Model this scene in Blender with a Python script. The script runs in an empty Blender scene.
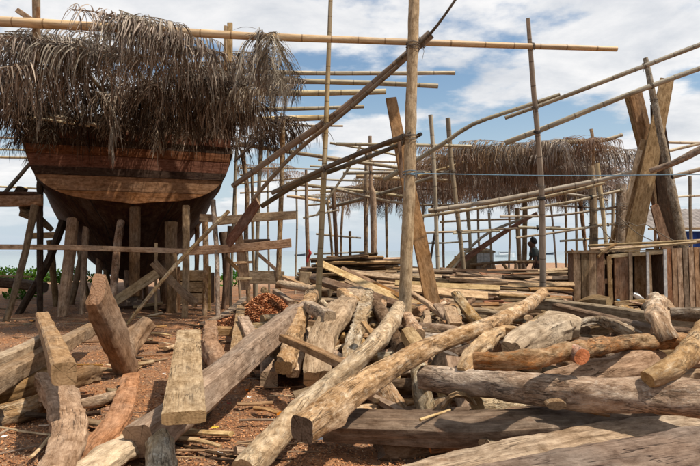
import bpy, math, random
from mathutils import Vector, Matrix, noise, Euler
R = math.radians
scene = bpy.context.scene
C = scene.collection

# ------------------------------------------------------------------ camera, sky, sun, exposure
F_PX, CAM_H, HORIZON = 600.0, 1.6, 251.0
PITCH = math.atan((HORIZON - 233.0) / F_PX)
cam_d = bpy.data.cameras.new('camera'); cam = bpy.data.objects.new('camera', cam_d); C.objects.link(cam)
cam_d.sensor_width = 36.0; cam_d.lens = 36.0 * F_PX / 700.0
cam_d.clip_start = 0.05; cam_d.clip_end = 20000
cam.location = (0, 0, CAM_H); cam.rotation_euler = (math.pi / 2 + PITCH, 0, 0)
scene.camera = cam

SUN_EL, SUN_AZ = 62.0, 112.0      # azimuth clockwise from +Y (the view direction): right and behind the viewer
sd = bpy.data.lights.new('sun', 'SUN'); sun = bpy.data.objects.new('sun', sd); C.objects.link(sun)
sd.energy = 5.0; sd.angle = R(1.2); sd.color = (1.0, 0.93, 0.83)
to_sun = Vector((math.sin(R(SUN_AZ)) * math.cos(R(SUN_EL)), math.cos(R(SUN_AZ)) * math.cos(R(SUN_EL)), math.sin(R(SUN_EL))))
sun.rotation_euler = to_sun.to_track_quat('Z', 'Y').to_euler()

world = bpy.data.worlds.new('World'); scene.world = world; world.use_nodes = True
wt = world.node_tree; wn, wl = wt.nodes, wt.links
wn.clear()
wo = wn.new('ShaderNodeOutputWorld'); bg = wn.new('ShaderNodeBackground'); bg.inputs['Strength'].default_value = 0.088
sky = wn.new('ShaderNodeTexSky'); sky.sky_type = 'NISHITA'; sky.sun_disc = False
sky.sun_elevation = R(SUN_EL); sky.sun_rotation = R(SUN_AZ); sky.air_density = 1.3; sky.dust_density = 1.5; sky.ozone_density = 2.0
tc = wn.new('ShaderNodeTexCoord'); sep = wn.new('ShaderNodeSeparateXYZ'); wl.new(tc.outputs['Generated'], sep.inputs[0])
def wmath(op, a, b=None, clamp=False):
    m = wn.new('ShaderNodeMath'); m.operation = op; m.use_clamp = clamp
    for i, v in enumerate((a, b)):
        if v is None: continue
        if isinstance(v, (int, float)): m.inputs[i].default_value = v
        else: wl.new(v, m.inputs[i])
    return m.outputs[0]
zz = wmath('ADD', wmath('MAXIMUM', sep.outputs['Z'], 0.0), 0.16)
cx_, cy_ = wmath('DIVIDE', sep.outputs['X'], zz), wmath('DIVIDE', sep.outputs['Y'], zz)
cmb = wn.new('ShaderNodeCombineXYZ'); wl.new(cx_, cmb.inputs[0]); wl.new(cy_, cmb.inputs[1])
CLOUD_OFF = (9.3, 6.6, 0.0)
mp = wn.new('ShaderNodeMapping'); mp.inputs['Location'].default_value = CLOUD_OFF; wl.new(cmb.outputs[0], mp.inputs[0])
def wnoise(scale, detail, rough, dist=0.0):
    n = wn.new('ShaderNodeTexNoise'); n.inputs['Scale'].default_value = scale; n.inputs['Detail'].default_value = detail
    n.inputs['Roughness'].default_value = rough; n.inputs['Distortion'].default_value = dist
    wl.new(mp.outputs[0], n.inputs['Vector']); return n.outputs['Fac']
big = wnoise(1.05, 12, 0.55, 0.0)
cov = wn.new('ShaderNodeMapRange'); cov.interpolation_type = 'SMOOTHSTEP'
cov.inputs['From Min'].default_value = 0.455; cov.inputs['From Max'].default_value = 0.525; wl.new(big, cov.inputs[0])
# cover is thick in the band above the horizon, thin haze at the horizon
shade = wnoise(2.6, 10, 0.62, 0.2)
sr = wn.new('ShaderNodeMapRange'); sr.inputs['From Min'].default_value = 0.3; sr.inputs['From Max'].default_value = 0.72; wl.new(shade, sr.inputs[0])
ccol = wn.new('ShaderNodeMix'); ccol.data_type = 'RGBA'; wl.new(sr.outputs[0], ccol.inputs[0])
ccol.inputs[6].default_value = (6.6, 6.9, 7.4, 1); ccol.inputs[7].default_value = (11.4, 11.1, 10.8, 1)
low = wn.new('ShaderNodeMapRange'); low.interpolation_type = 'SMOOTHSTEP'; wl.new(sep.outputs['Z'], low.inputs[0])
low.inputs['From Min'].default_value = 0.0; low.inputs['From Max'].default_value = 0.11
low.inputs['To Min'].default_value = 0.0; low.inputs['To Max'].default_value = 1.0
cfac = wmath('MULTIPLY', cov.outputs[0], low.outputs[0]); cfac = wmath('MULTIPLY', cfac, 0.94)
base = wn.new('ShaderNodeMix'); base.data_type = 'RGBA'; base.inputs[0].default_value = 1.0; base.blend_type = 'MULTIPLY'
wl.new(sky.outputs[0], base.inputs[6]); base.inputs[7].default_value = (1.15, 1.25, 1.3, 1)
hz = wn.new('ShaderNodeMix'); hz.data_type = 'RGBA'
hzf = wn.new('ShaderNodeMapRange'); hzf.interpolation_type = 'SMOOTHSTEP'; wl.new(sep.outputs['Z'], hzf.inputs[0])
hzf.inputs['From Min'].default_value = -0.02; hzf.inputs['From Max'].default_value = 0.30; hzf.inputs['To Min'].default_value = 0.85; hzf.inputs['To Max'].default_value = 0.0
wl.new(hzf.outputs[0], hz.inputs[0]); wl.new(base.outputs[2], hz.inputs[6]); hz.inputs[7].default_value = (6.3, 7.4, 8.6, 1)
fin = wn.new('ShaderNodeMix'); fin.data_type = 'RGBA'; wl.new(cfac, fin.inputs[0]); wl.new(hz.outputs[2], fin.inputs[6]); wl.new(ccol.outputs[2], fin.inputs[7])
wl.new(fin.outputs[2], bg.inputs['Color']); wl.new(bg.outputs[0], wo.inputs[0])

vs = scene.view_settings; vs.view_transform = 'Standard'; vs.look = 'None'; vs.exposure = 0.17; vs.gamma = 1.0; vs.use_curve_mapping = False
scene.render.engine = 'CYCLES'

# ------------------------------------------------------------------ measuring helpers
cp, sp = math.cos(PITCH), math.sin(PITCH)
def ray(px, py):
    dx, dy = (px - 350) / F_PX, (233 - py) / F_PX
    return Vector((dx, cp - dy * sp, sp + dy * cp))
def PD(px, py, Y):                      # the point at distance Y along the view
    d = ray(px, py); d = d * (Y / d.y); return Vector((d.x, d.y, d.z + CAM_H))
def PH(px, py, h):                      # the point at height h above the ground datum
    d = ray(px, py); d = d * ((h - CAM_H) / d.z); return Vector((d.x, d.y, h))
def sstep(a, b, x):
    t = min(1, max(0, (x - a) / (b - a))); return t * t * (3 - 2 * t)
def gauss(x, y, cx, cy, sx, sy, a): return a * math.exp(-((x - cx) / sx) ** 2 - ((y - cy) / sy) ** 2)
def H(x, y):                            # ground height
    z = 0.10 * noise.noise(Vector((x * 0.25, y * 0.25, 0.3))) + 0.05 * noise.noise(Vector((x * 1.1, y * 1.1, 5)))
    z += 0.30 * sstep(15.5, 19, y) * sstep(1.5, 5, x) * (1 - sstep(40, 60, y))
    z += gauss(x, y, 12, 34, 6.5, 3.0, 0.62) + gauss(x, y, -1.75, 12.7, .62, .6, 0.62) + gauss(x, y, -1.2, 13.2, 1.2, .6, 0.12)
    z += gauss(x, y, -7, 15.6, 3.5, 1.2, 0.12)
    if y > 38: z -= (y - 38) * 0.046
    return z

# ------------------------------------------------------------------ materials
MATS = {}
class NT:
    def __init__(s, name):
        s.m = bpy.data.materials.new(name); s.m.use_nodes = True; s.t = s.m.node_tree; s.n, s.l = s.t.nodes, s.t.links
        s.b = s.n['Principled BSDF']; MATS[name] = s.m
        s.b.inputs['Specular IOR Level'].default_value = 0.25
    def new(s, t, **kw):
        x = s.n.new(t)
        for k, v in kw.items():
            if hasattr(x, k) and not k[0].isupper(): setattr(x, k, v)
            else: x.inputs[k.replace('_', ' ')].default_value = v
        return x
    def link(s, a, b): s.l.new(a, b)
    def math(s, op, a, b=None, clamp=False):
        m = s.n.new('ShaderNodeMath'); m.operation = op; m.use_clamp = clamp
        for i, v in enumerate((a, b)):
            if v is None: continue
            if isinstance(v, (int, float)): m.inputs[i].default_value = v
            else: s.l.new(v, m.inputs[i])
        return m.outputs[0]
    def mapr(s, v, a, b, c=0.0, d=1.0, smooth=False):
        m = s.n.new('ShaderNodeMapRange'); s.l.new(v, m.inputs[0])
        m.inputs['From Min'].default_value = a; m.inputs['From Max'].default_value = b
        m.inputs['To Min'].default_value = c; m.inputs['To Max'].default_value = d
        if smooth: m.interpolation_type = 'SMOOTHSTEP'
        return m.outputs[0]
    def mix(s, f, a, b, blend='MIX'):
        m = s.n.new('ShaderNodeMix'); m.data_type = 'RGBA'; m.blend_type = blend
        for i, v in ((0, f), (6, a), (7, b)):
            if isinstance(v, (int, float)): m.inputs[i].default_value = v
            elif isinstance(v, tuple): m.inputs[i].default_value = (v[0], v[1], v[2], 1)
            else: s.l.new(v, m.inputs[i])
        return m.outputs[2]
    def noise(s, vec, scale, detail=5, rough=0.55, dist=0.0, stretch=None):
        if stretch:
            mpn = s.n.new('ShaderNodeMapping'); mpn.inputs['Scale'].default_value = stretch; s.l.new(vec, mpn.inputs[0]); vec = mpn.outputs[0]
        n = s.n.new('ShaderNodeTexNoise'); n.inputs['Scale'].default_value = scale; n.inputs['Detail'].default_value = detail
        n.inputs['Roughness'].default_value = rough; n.inputs['Distortion'].default_value = dist
        s.l.new(vec, n.inputs['Vector']); return n.outputs['Fac']
    def voro(s, vec, scale, feature='F1', stretch=None, out='Distance'):
        if stretch:
            mpn = s.n.new('ShaderNodeMapping'); mpn.inputs['Scale'].default_value = stretch; s.l.new(vec, mpn.inputs[0]); vec = mpn.outputs[0]
        n = s.n.new('ShaderNodeTexVoronoi'); n.feature = feature; n.inputs['Scale'].default_value = scale
        s.l.new(vec, n.inputs['Vector']); return n.outputs[out]
    def gco(s):                         # grain coordinates carried by each mesh, shifted per object
        a = s.n.new('ShaderNodeAttribute'); a.attribute_name = 'gco'
        oi = s.n.new('ShaderNodeObjectInfo'); s.rand = oi.outputs['Random']
        cb = s.n.new('ShaderNodeCombineXYZ')
        s.l.new(s.math('MULTIPLY', oi.outputs['Random'], 41.0), cb.inputs[0])
        v = s.n.new('ShaderNodeVectorMath'); v.operation = 'ADD'; s.l.new(a.outputs['Vector'], v.inputs[0]); s.l.new(cb.outputs[0], v.inputs[1])
        s.raw = a.outputs['Vector']
        return v.outputs[0]
    def vary(s, col, amt=0.35, sat=0.15, hue=0.012):
        bc = s.n.new('ShaderNodeBrightContrast'); s.l.new(col, bc.inputs['Color']); bc.inputs['Contrast'].default_value = .03; bc.inputs['Bright'].default_value = -.004
        h = s.n.new('ShaderNodeHueSaturation'); s.l.new(bc.outputs[0], h.inputs['Color'])
        s.l.new(s.mapr(s.rand, 0, 1, 1 - amt, 1 + amt), h.inputs['Value'])
        r2 = s.math('FRACT', s.math('MULTIPLY', s.rand, 17.3)); s.l.new(s.mapr(r2, 0, 1, 1.04 - sat, 1.04 + sat), h.inputs['Saturation'])
        r3 = s.math('FRACT', s.math('MULTIPLY', s.rand, 7.7)); s.l.new(s.mapr(r3, 0, 1, 0.5 - hue, 0.5 + hue), h.inputs['Hue'])
        return h.outputs[0]
    def bump(s, hgt, strength=0.5, dist=0.01):
        b = s.n.new('ShaderNodeBump'); b.inputs['Strength'].default_value = strength; b.inputs['Distance'].default_value = dist
        s.l.new(hgt, b.inputs['Height']); s.l.new(b.outputs[0], s.b.inputs['Normal'])

def wood(name, c1, c2, c3, grey=0.3, greycol=(0.25, 0.22, 0.19), crack=0.5, rough=0.8, vary=0.3, blotch=(0.5, 0.75), stain=0.35, staincol=(0.105, 0.048, 0.022)):
    s = NT(name); v = s.gco()
    a = s.noise(v, 2.0, 7, 0.6, 0.5, (0.7, 11, 11)); b = s.noise(v, 5.0, 4, 0.65, 0.0, (1.6, 40, 40))
    g = s.math('ADD', s.math('MULTIPLY', a, 0.62), s.math('MULTIPLY', b, 0.38))
    r = s.n.new('ShaderNodeValToRGB'); e = r.color_ramp.elements
    e[0].position = 0.33; e[0].color = (*c1, 1); e[1].position = 0.68; e[1].color = (*c3, 1); m = e.new(0.5); m.color = (*c2, 1)
    s.link(g, r.inputs[0]); col = r.outputs[0]
    bl = s.noise(v, 1.3, 5, 0.6, 0.3, (1, 2.2, 2.2))
    gf = s.math('MULTIPLY', s.mapr(bl, blotch[0] - .12, blotch[1], 0, 1, True), grey * 2.0, True)
    gc = s.mix(g, tuple(x * 0.55 for x in greycol), tuple(x * 1.35 for x in greycol))
    col = s.mix(gf, col, gc)
    st = s.noise(v, 2.4, 6, 0.7, 0.8, (1, 2.6, 2.6))
    col = s.mix(s.math('MULTIPLY', s.mapr(st, 0.56, 0.78, 0, 1, True), stain * 1.8, True), col, staincol)
    ck = s.noise(v, 1.7, 3, 0.5, 0.35, (0.55, 15, 15))
    ckf = s.mapr(s.math('ABSOLUTE', s.math('SUBTRACT', ck, 0.5)), 0.0, 0.014, 1, 0)
    ckm = s.math('MULTIPLY', ckf, s.mapr(s.noise(v, 1.1, 2), 0.45, 0.6), True)
    ckm = s.math('MULTIPLY', ckm, crack)
    col = s.mix(ckm, col, (0.03, 0.02, 0.015))
    gr = s.noise(v, 7.0, 9, 0.74, 0.3, (1, 1.9, 1.9)); col = s.mix(1.0, col, s.mix(s.mapr(gr, .30, .62), (.36, .30, .25), (1.16, 1.14, 1.11)), 'MULTIPLY')
    sc = s.noise(v, 6.0, 3, 0.6, 0.1, (14, 1.2, 1.2)); col = s.mix(s.mapr(sc, .58, .72, 0, .09), col, tuple(min(1, x * 1.5) for x in c3))
    col = s.vary(col, vary)
    s.link(col, s.b.inputs['Base Color']); s.b.inputs['Roughness'].default_value = rough
    s.bump(s.math('ADD', s.math('SUBTRACT', g, s.math('MULTIPLY', ckm, 1.4)), s.math('MULTIPLY', gr, .8)), 0.7, 0.014)
    return s.m
def bark(name, c1, c2, c3, patch=(0.42, 0.37, 0.30), pf=0.5, vary=0.25, bumpd=0.03):
    s = NT(name); v = s.gco()
    a = s.noise(v, 3.2, 8, 0.68, 0.9, (1.0, 2.4, 2.4)); d = s.math('ABSOLUTE', s.math('SUBTRACT', s.noise(v, 2.6, 7, .62, .9, (.8, 5, 5)), .5))
    f = s.noise(v, 26, 5, 0.7, 0.2, (0.6, 1.6, 1.6))
    g = s.math('ADD', s.math('MULTIPLY', a, 0.55), s.math('MULTIPLY', f, 0.45))
    r = s.n.new('ShaderNodeValToRGB'); e = r.color_ramp.elements
    e[0].position = 0.34; e[0].color = (*c1, 1); e[1].position = 0.66; e[1].color = (*c3, 1); m = e.new(0.5); m.color = (*c2, 1)
    s.link(g, r.inputs[0]); col = r.outputs[0]
    pn = s.noise(v, 1.5, 6, 0.62, 0.6, (1, 2, 2)); fl = s.noise(v, 15, 8, .75, .5, (.8, 1.5, 1.5)); pm = s.math('MULTIPLY', s.math('ADD', s.math('MULTIPLY', s.mapr(pn, 0.47, 0.6, 0, 1, True), .6), s.mapr(fl, .53, .60, 0, .7, True)), pf * 1.5, True)
    col = s.mix(pm, col, s.mix(f, tuple(x * .6 for x in patch), tuple(x * 1.25 for x in patch)))
    ed = s.math('MULTIPLY', s.mapr(d, 0.0, 0.022, 1, 0), s.mapr(s.noise(v, 2.2, 3), .42, .6), True); col = s.mix(s.math('MULTIPLY', ed, 0.75), col, (0.035, 0.025, 0.018)); gr = s.noise(v, 9, 9, .75, .4, (1, 1.6, 1.6)); col = s.mix(1.0, col, s.mix(s.mapr(gr, .30, .60), (.30, .24, .19), (1.18, 1.15, 1.12)), 'MULTIPLY')
    col = s.vary(col, vary); s.link(col, s.b.inputs['Base Color']); s.b.inputs['Roughness'].default_value = 0.88
    s.bump(s.math('ADD', s.math('ADD', g, gr), s.math('MULTIPLY', ed, -0.6)), 0.8, bumpd); return s.m
def endcut(name, c1, c2, vary=0.2):
    s = NT(name); v = s.gco(); sx = s.n.new('ShaderNodeSeparateXYZ'); s.link(s.raw, sx.inputs[0])
    d = s.math('SQRT', s.math('ADD', s.math('POWER', sx.outputs[1], 2.0), s.math('POWER', sx.outputs[2], 2.0)))
    ang = s.math('ARCTAN2', sx.outputs[1], sx.outputs[2]); cbv = s.n.new('ShaderNodeCombineXYZ'); s.link(s.math('SINE', ang), cbv.inputs[0]); s.link(s.math('COSINE', ang), cbv.inputs[1]); s.link(s.math('MULTIPLY', s.rand, 30.0), cbv.inputs[2])
    rc = s.noise(cbv.outputs[0], 2.6, 2, .5); rcm = s.math('MULTIPLY', s.mapr(s.math('ABSOLUTE', s.math('SUBTRACT', rc, .5)), 0, .02, 1, 0), .8)
    n = s.noise(v, 8, 5, 0.6); w = s.math('SINE', s.math('ADD', s.math('MULTIPLY', d, 260.0), s.math('MULTIPLY', n, 9.0)))
    f = s.noise(v, 60, 4, 0.7)
    sw = s.noise(v, 4, 3, .6, 0, (1, 2, 40)); g = s.math('ADD', s.math('MULTIPLY', s.mapr(w, -1, 1), 0.18), s.math('ADD', s.math('MULTIPLY', f, 0.5), s.math('MULTIPLY', sw, .4)))
    col = s.mix(s.mapr(g, .2, .8), c1, c2); col = s.mix(s.mapr(n, 0.52, 0.72, 0, .65), col, tuple(x * .3 for x in c1)); col = s.mix(rcm, col, (.03, .02, .013))
    col = s.vary(col, vary); s.link(col, s.b.inputs['Base Color']); s.b.inputs['Roughness'].default_value = 0.85
    s.bump(g, 0.5, 0.008); return s.m

wood('tan_wood', (0.22, 0.135, 0.072), (0.36, 0.24, 0.14), (0.50, 0.36, 0.225), grey=.3, greycol=(.36, .29, .215))
wood('pale_wood', (0.36, 0.25, 0.14), (0.52, 0.385, 0.24), (0.64, 0.50, 0.33), grey=.25, greycol=(.43, .36, .27), stain=.3)
wood('yellow_wood', (0.29, 0.19, 0.11), (0.44, 0.31, 0.19), (0.56, 0.415, 0.27), grey=.12, greycol=(.38, .31, .22), stain=.25, crack=.3)
wood('orange_wood', (0.24, 0.13, 0.065), (0.38, 0.215, 0.11), (0.50, 0.31, 0.175), grey=.25, greycol=(.33, .25, .175), stain=.3)
wood('red_wood', (0.17, 0.08, 0.045), (0.28, 0.14, 0.08), (0.40, 0.225, 0.135), grey=.35, greycol=(.32, .24, .18), stain=.4)
wood('grey_wood', (0.18, 0.125, 0.08), (0.32, 0.23, 0.15), (0.47, 0.36, 0.25), grey=.35, greycol=(.365, .295, .22), crack=.8, stain=.45)
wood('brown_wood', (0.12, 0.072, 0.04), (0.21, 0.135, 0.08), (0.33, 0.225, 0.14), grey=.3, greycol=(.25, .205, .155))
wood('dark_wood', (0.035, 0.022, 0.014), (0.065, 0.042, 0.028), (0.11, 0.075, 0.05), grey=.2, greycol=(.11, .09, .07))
wood('hull_wood', (0.095, 0.045, 0.027), (0.15, 0.072, 0.044), (0.21, 0.11, 0.068), grey=.12, greycol=(.16, .11, .08), stain=.5, crack=.3, vary=.12)
wood('hull_dark', (0.03, 0.017, 0.011), (0.045, 0.027, 0.018), (0.07, 0.043, 0.028), grey=.1, stain=.4, crack=.2, vary=.1)  # dark oiled planking, with the shade under the hull put into its colour
wood('hull_light_wood', (0.19, 0.10, 0.055), (0.29, 0.165, 0.095), (0.38, 0.235, 0.145), grey=.1, stain=.4, crack=.3, vary=.12)
wood('deep_timber', (0.08, 0.052, 0.034), (0.155, 0.108, 0.072), (0.28, 0.195, 0.125), grey=.35, greycol=(.30, .235, .17), stain=.6, crack=.9)
wood('slab_wood', (0.13, 0.082, 0.048), (0.27, 0.185, 0.115), (0.42, 0.31, 0.205), grey=.35, greycol=(.33, .27, .205), crack=1.0, stain=.6)
bark('tan_bark', (0.17, 0.095, 0.05), (0.36, 0.23, 0.13), (0.52, 0.37, 0.23), patch=(.62, .52, .39), pf=.5)
bark('cream_bark', (0.22, 0.13, 0.07), (0.44, 0.31, 0.19), (0.58, 0.43, 0.28), patch=(.68, .57, .43), pf=.5)
bark('grey_bark', (0.15, 0.10, 0.065), (0.31, 0.23, 0.15), (0.45, 0.36, 0.255), patch=(.48, .43, .35), pf=.55)
bark('dark_bark', (0.055, 0.037, 0.024), (0.13, 0.088, 0.058), (0.22, 0.16, 0.11), patch=(.30, .23, .16), pf=.35)
bark('peeled_bark', (0.28, 0.18, 0.10), (0.44, 0.31, 0.19), (0.57, 0.44, 0.29), patch=(.62, .52, .39), pf=.4, bumpd=.018)
bark('red_bark', (0.15, 0.085, 0.05), (0.36, 0.25, 0.165), (0.52, 0.40, 0.28), patch=(.50, .20, .09), pf=.35)
endcut('pale_end', (0.33, 0.21, 0.11), (0.50, 0.36, 0.21)); endcut('orange_end', (0.50, 0.15, 0.035), (0.68, 0.27, 0.08))
endcut('dark_end', (0.09, 0.07, 0.052), (0.19, 0.15, 0.115)); endcut('tan_end', (0.22, 0.14, 0.08), (0.36, 0.25, 0.15))
endcut('cut_face', (0.58, 0.33, 0.16), (0.74, 0.51, 0.31))
def bamboo_mat(name, c1, c2, nodec):
    s = NT(name); v = s.gco(); sx = s.n.new('ShaderNodeSeparateXYZ'); s.link(s.raw, sx.inputs[0])
    fr = s.math('FRACT', s.math('ADD', s.math('DIVIDE', sx.outputs[0], s.mapr(s.rand, 0, 1, .30, .58)), s.math('MULTIPLY', s.math('SINE', s.math('MULTIPLY', sx.outputs[0], 1.9)), .16))); dd = s.math('MINIMUM', fr, s.math('SUBTRACT', 1.0, fr))
    ring = s.mapr(dd, 0.012, 0.035, 1, 0)
    a = s.noise(v, 3, 5, 0.6, 0.2, (0.5, 8, 8)); col = s.mix(s.mapr(a, .32, .68), c1, c2)
    b = s.noise(v, 1.6, 8, 0.75, 0.6, (.7, 3, 3)); col = s.mix(s.mapr(b, .46, .66, 0, .75), col, nodec); b2 = s.noise(v, .5, 3, .6); col = s.mix(s.mapr(b2, .45, .7, 0, .5), col, (.30, .27, .22))
    col = s.mix(s.math('MULTIPLY', ring, 0.75), col, nodec); col = s.vary(col, .22)
    s.link(col, s.b.inputs['Base Color']); s.b.inputs['Roughness'].default_value = 0.55; s.b.inputs['Specular IOR Level'].default_value = .35
    s.bump(s.math('ADD', a, ring), .3, .004)
bamboo_mat('bamboo', (0.38, 0.27, 0.14), (0.58, 0.46, 0.29), (0.14, 0.09, 0.045))
bamboo_mat('old_bamboo', (0.26, 0.20, 0.13), (0.42, 0.35, 0.25), (0.10, 0.075, 0.05))
bamboo_mat('brown_bamboo', (0.15, 0.10, 0.06), (0.30, 0.215, 0.14), (0.06, 0.042, 0.03))
bamboo_mat('dark_bamboo', (0.06, 0.042, 0.028), (0.13, 0.095, 0.065), (0.03, 0.022, 0.016))
def plain(name, c, rough=0.8, var=0.3, scale=8.0, c2=None, bumps=0.2, metal=0.0):
    s = NT(name); v = s.gco(); n = s.noise(v, scale, 5, .6)
    col = s.mix(s.mapr(n, .3, .7), tuple(x * (1 - var) for x in c), c2 or tuple(min(1, x * (1 + var)) for x in c))
    s.link(col, s.b.inputs['Base Color']); s.b.inputs['Roughness'].default_value = rough; s.b.inputs['Metallic'].default_value = metal
    if bumps: s.bump(n, bumps, .01)
    return s
plain('dark_hollow', (0.012, 0.009, 0.007)); plain('blue_rope', (0.12, 0.20, 0.26)); plain('twine', (0.14, 0.11, 0.08))
plain('tan_twine', (0.30, 0.24, 0.16)); plain('black_cord', (0.02, 0.02, 0.02)); plain('white_cloth', (0.75, 0.74, 0.70)); plain('red_cloth', (0.35, 0.04, 0.03))
plain('blue_tarp', (0.02, 0.07, 0.30), .5); plain('boat_white', (0.72, 0.74, 0.75), .4, .08); plain('boat_dark', (0.05, 0.06, 0.08), .5)
plain('skin', (0.13, 0.07, 0.045), .6, .1); plain('hair', (0.008, 0.007, 0.007), .6); plain('shirt', (0.06, 0.075, 0.075), .9); plain('trousers', (0.06, 0.045, 0.04), .9)
plain('roofing', (0.20, 0.17, 0.15), .8, .4, 5); plain('yellow_scrap', (0.6, 0.42, 0.05)); plain('whitewash', (0.45, 0.44, 0.41), .8, .35, 14)
# leaves
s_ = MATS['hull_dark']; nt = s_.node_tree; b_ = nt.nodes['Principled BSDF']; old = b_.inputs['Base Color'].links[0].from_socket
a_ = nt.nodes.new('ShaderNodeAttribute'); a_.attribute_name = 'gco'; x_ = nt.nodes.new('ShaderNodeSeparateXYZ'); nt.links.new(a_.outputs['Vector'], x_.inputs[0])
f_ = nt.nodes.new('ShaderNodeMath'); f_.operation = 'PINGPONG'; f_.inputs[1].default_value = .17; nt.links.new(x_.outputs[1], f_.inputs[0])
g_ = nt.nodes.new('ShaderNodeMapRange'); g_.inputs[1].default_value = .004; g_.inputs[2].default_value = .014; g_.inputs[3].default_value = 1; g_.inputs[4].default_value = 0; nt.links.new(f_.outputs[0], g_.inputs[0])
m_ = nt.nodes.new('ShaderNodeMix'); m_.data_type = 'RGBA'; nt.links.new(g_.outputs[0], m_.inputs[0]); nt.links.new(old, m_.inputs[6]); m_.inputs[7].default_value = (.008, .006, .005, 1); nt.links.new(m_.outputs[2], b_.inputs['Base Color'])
def leafmat(name, c1, c2, trans=0.25, scale=1.0):
    s = NT(name); v = s.gco()
    r = s.n.new('ShaderNodeNewGeometry'); isl = r.outputs['Random Per Island']
    col = s.mix(isl, c1, c2); n = s.noise(v, 4, 3); col = s.mix(s.mapr(n, .4, .7, 0, .35), col, tuple(x * .5 for x in c1))
    col = s.vary(col, .2); s.link(col, s.b.inputs['Base Color']); s.b.inputs['Roughness'].default_value = .7
    tr = s.n.new('ShaderNodeBsdfTranslucent'); s.link(col, tr.inputs[0]); mx = s.n.new('ShaderNodeMixShader'); mx.inputs[0].default_value = trans
    s.link(s.b.outputs[0], mx.inputs[1]); s.link(tr.outputs[0], mx.inputs[2]); s.link(mx.outputs[0], s.n['Material Output'].inputs[0])
leafmat('dry_frond', (0.12, 0.094, 0.072), (0.46, 0.385, 0.305), .15); leafmat('brown_frond', (0.17, 0.105, 0.062), (0.50, 0.35, 0.235), .35)
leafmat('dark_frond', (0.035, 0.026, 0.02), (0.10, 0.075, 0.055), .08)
leafmat('green_leaf', (0.035, 0.09, 0.02), (0.10, 0.19, 0.04), .3)
# ground
s = NT('sawdust_ground'); tcn = s.n.new('ShaderNodeTexCoord'); v = tcn.outputs['Object']
vc = s.voro(v, 55, 'F1', (1, 1.3, 1), 'Color'); bw = s.n.new('ShaderNodeSeparateColor'); s.link(vc, bw.inputs[0])
n1 = s.noise(v, 1.3, 9, .7, .6); n2 = s.noise(v, 5, 7, .7, .4); n3 = s.noise(v, 90, 4, .7)
c = s.mix(s.mapr(n2, .32, .68), (0.26, 0.11, 0.045), (0.47, 0.22, 0.095)); c = s.mix(s.mapr(n1, .42, .62, 0, .85, True), c, s.mix(n2, (.17, .10, .06), (.30, .19, .12)))
c = s.mix(s.mapr(bw.outputs[0], .8, .95, 0, .8), c, (0.46, 0.30, 0.17)); c = s.mix(s.mapr(bw.outputs[1], .75, .95, 0, .7), c, (0.06, 0.035, 0.025))
c = s.mix(s.mapr(n3, .3, .7, .35, 0), c, (.03, .02, .015))
sx = s.n.new('ShaderNodeSeparateXYZ'); s.link(v, sx.inputs[0])
far = s.mapr(s.math('ADD', sx.outputs[1], s.math('MULTIPLY', n1, 8.0)), 27, 34, 0, 1, True)
sand = s.mix(s.mapr(n2, .3, .7), (.30, .16, .085), (.42, .27, .17)); c = s.mix(far, c, sand)
wet = s.mapr(sx.outputs[1], 54, 60, 0, .6, True); c = s.mix(wet, c, (.13, .09, .065))
s.link(c, s.b.inputs['Base Color']); s.b.inputs['Roughness'].default_value = .95
s.bump(s.math('ADD', s.math('ADD', n2, s.math('MULTIPLY', bw.outputs[2], .35)), s.math('MULTIPLY', n3, .4)), .9, .03)
# sea
s = NT('sea_water'); tcn = s.n.new('ShaderNodeTexCoord'); v = tcn.outputs['Object']
w1 = s.noise(v, 0.35, 5, .6, 0, (.45, 1, 1)); w2 = s.noise(v, 2.0, 5, .65, 0, (.5, 1, 1)); sx = s.n.new('ShaderNodeSeparateXYZ'); s.link(v, sx.inputs[0])
w3 = s.noise(v, .03, 4, .6, 0, (.15, 1, 1))
c = s.mix(s.mapr(sx.outputs[1], 60, 420, 0, 1), (0.30, 0.355, 0.345), (0.17, 0.215, 0.24)); c = s.mix(s.mapr(w3, .4, .65, 0, .4), c, (.19, .25, .27))
s.link(c, s.b.inputs['Base Color']); s.b.inputs['Roughness'].default_value = .22; s.b.inputs['Specular IOR Level'].default_value = .4
s.bump(s.math('ADD', w1, s.math('MULTIPLY', w2, .3)), .55, .35)
s = NT('chip'); r = s.n.new('ShaderNodeNewGeometry'); isl = r.outputs['Random Per Island']; rr = s.n.new('ShaderNodeValToRGB'); e = rr.color_ramp.elements
e[0].color = (.14, .06, .03, 1); e[1].color = (.62, .44, .27, 1); m = e.new(.4); m.color = (.42, .175, .065, 1); m = e.new(.88); m.color = (.46, .23, .105, 1)
s.link(isl, rr.inputs[0]); s.link(rr.outputs[0], s.b.inputs['Base Color']); s.b.inputs['Roughness'].default_value = .85
s = NT('red_chip'); r = s.n.new('ShaderNodeNewGeometry'); isl = r.outputs['Random Per Island']; rr = s.n.new('ShaderNodeValToRGB'); e = rr.color_ramp.elements
e[0].color = (.30, .095, .035, 1); e[1].color = (.66, .31, .14, 1); s.link(isl, rr.inputs[0]); s.link(rr.outputs[0], s.b.inputs['Base Color'])

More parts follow.
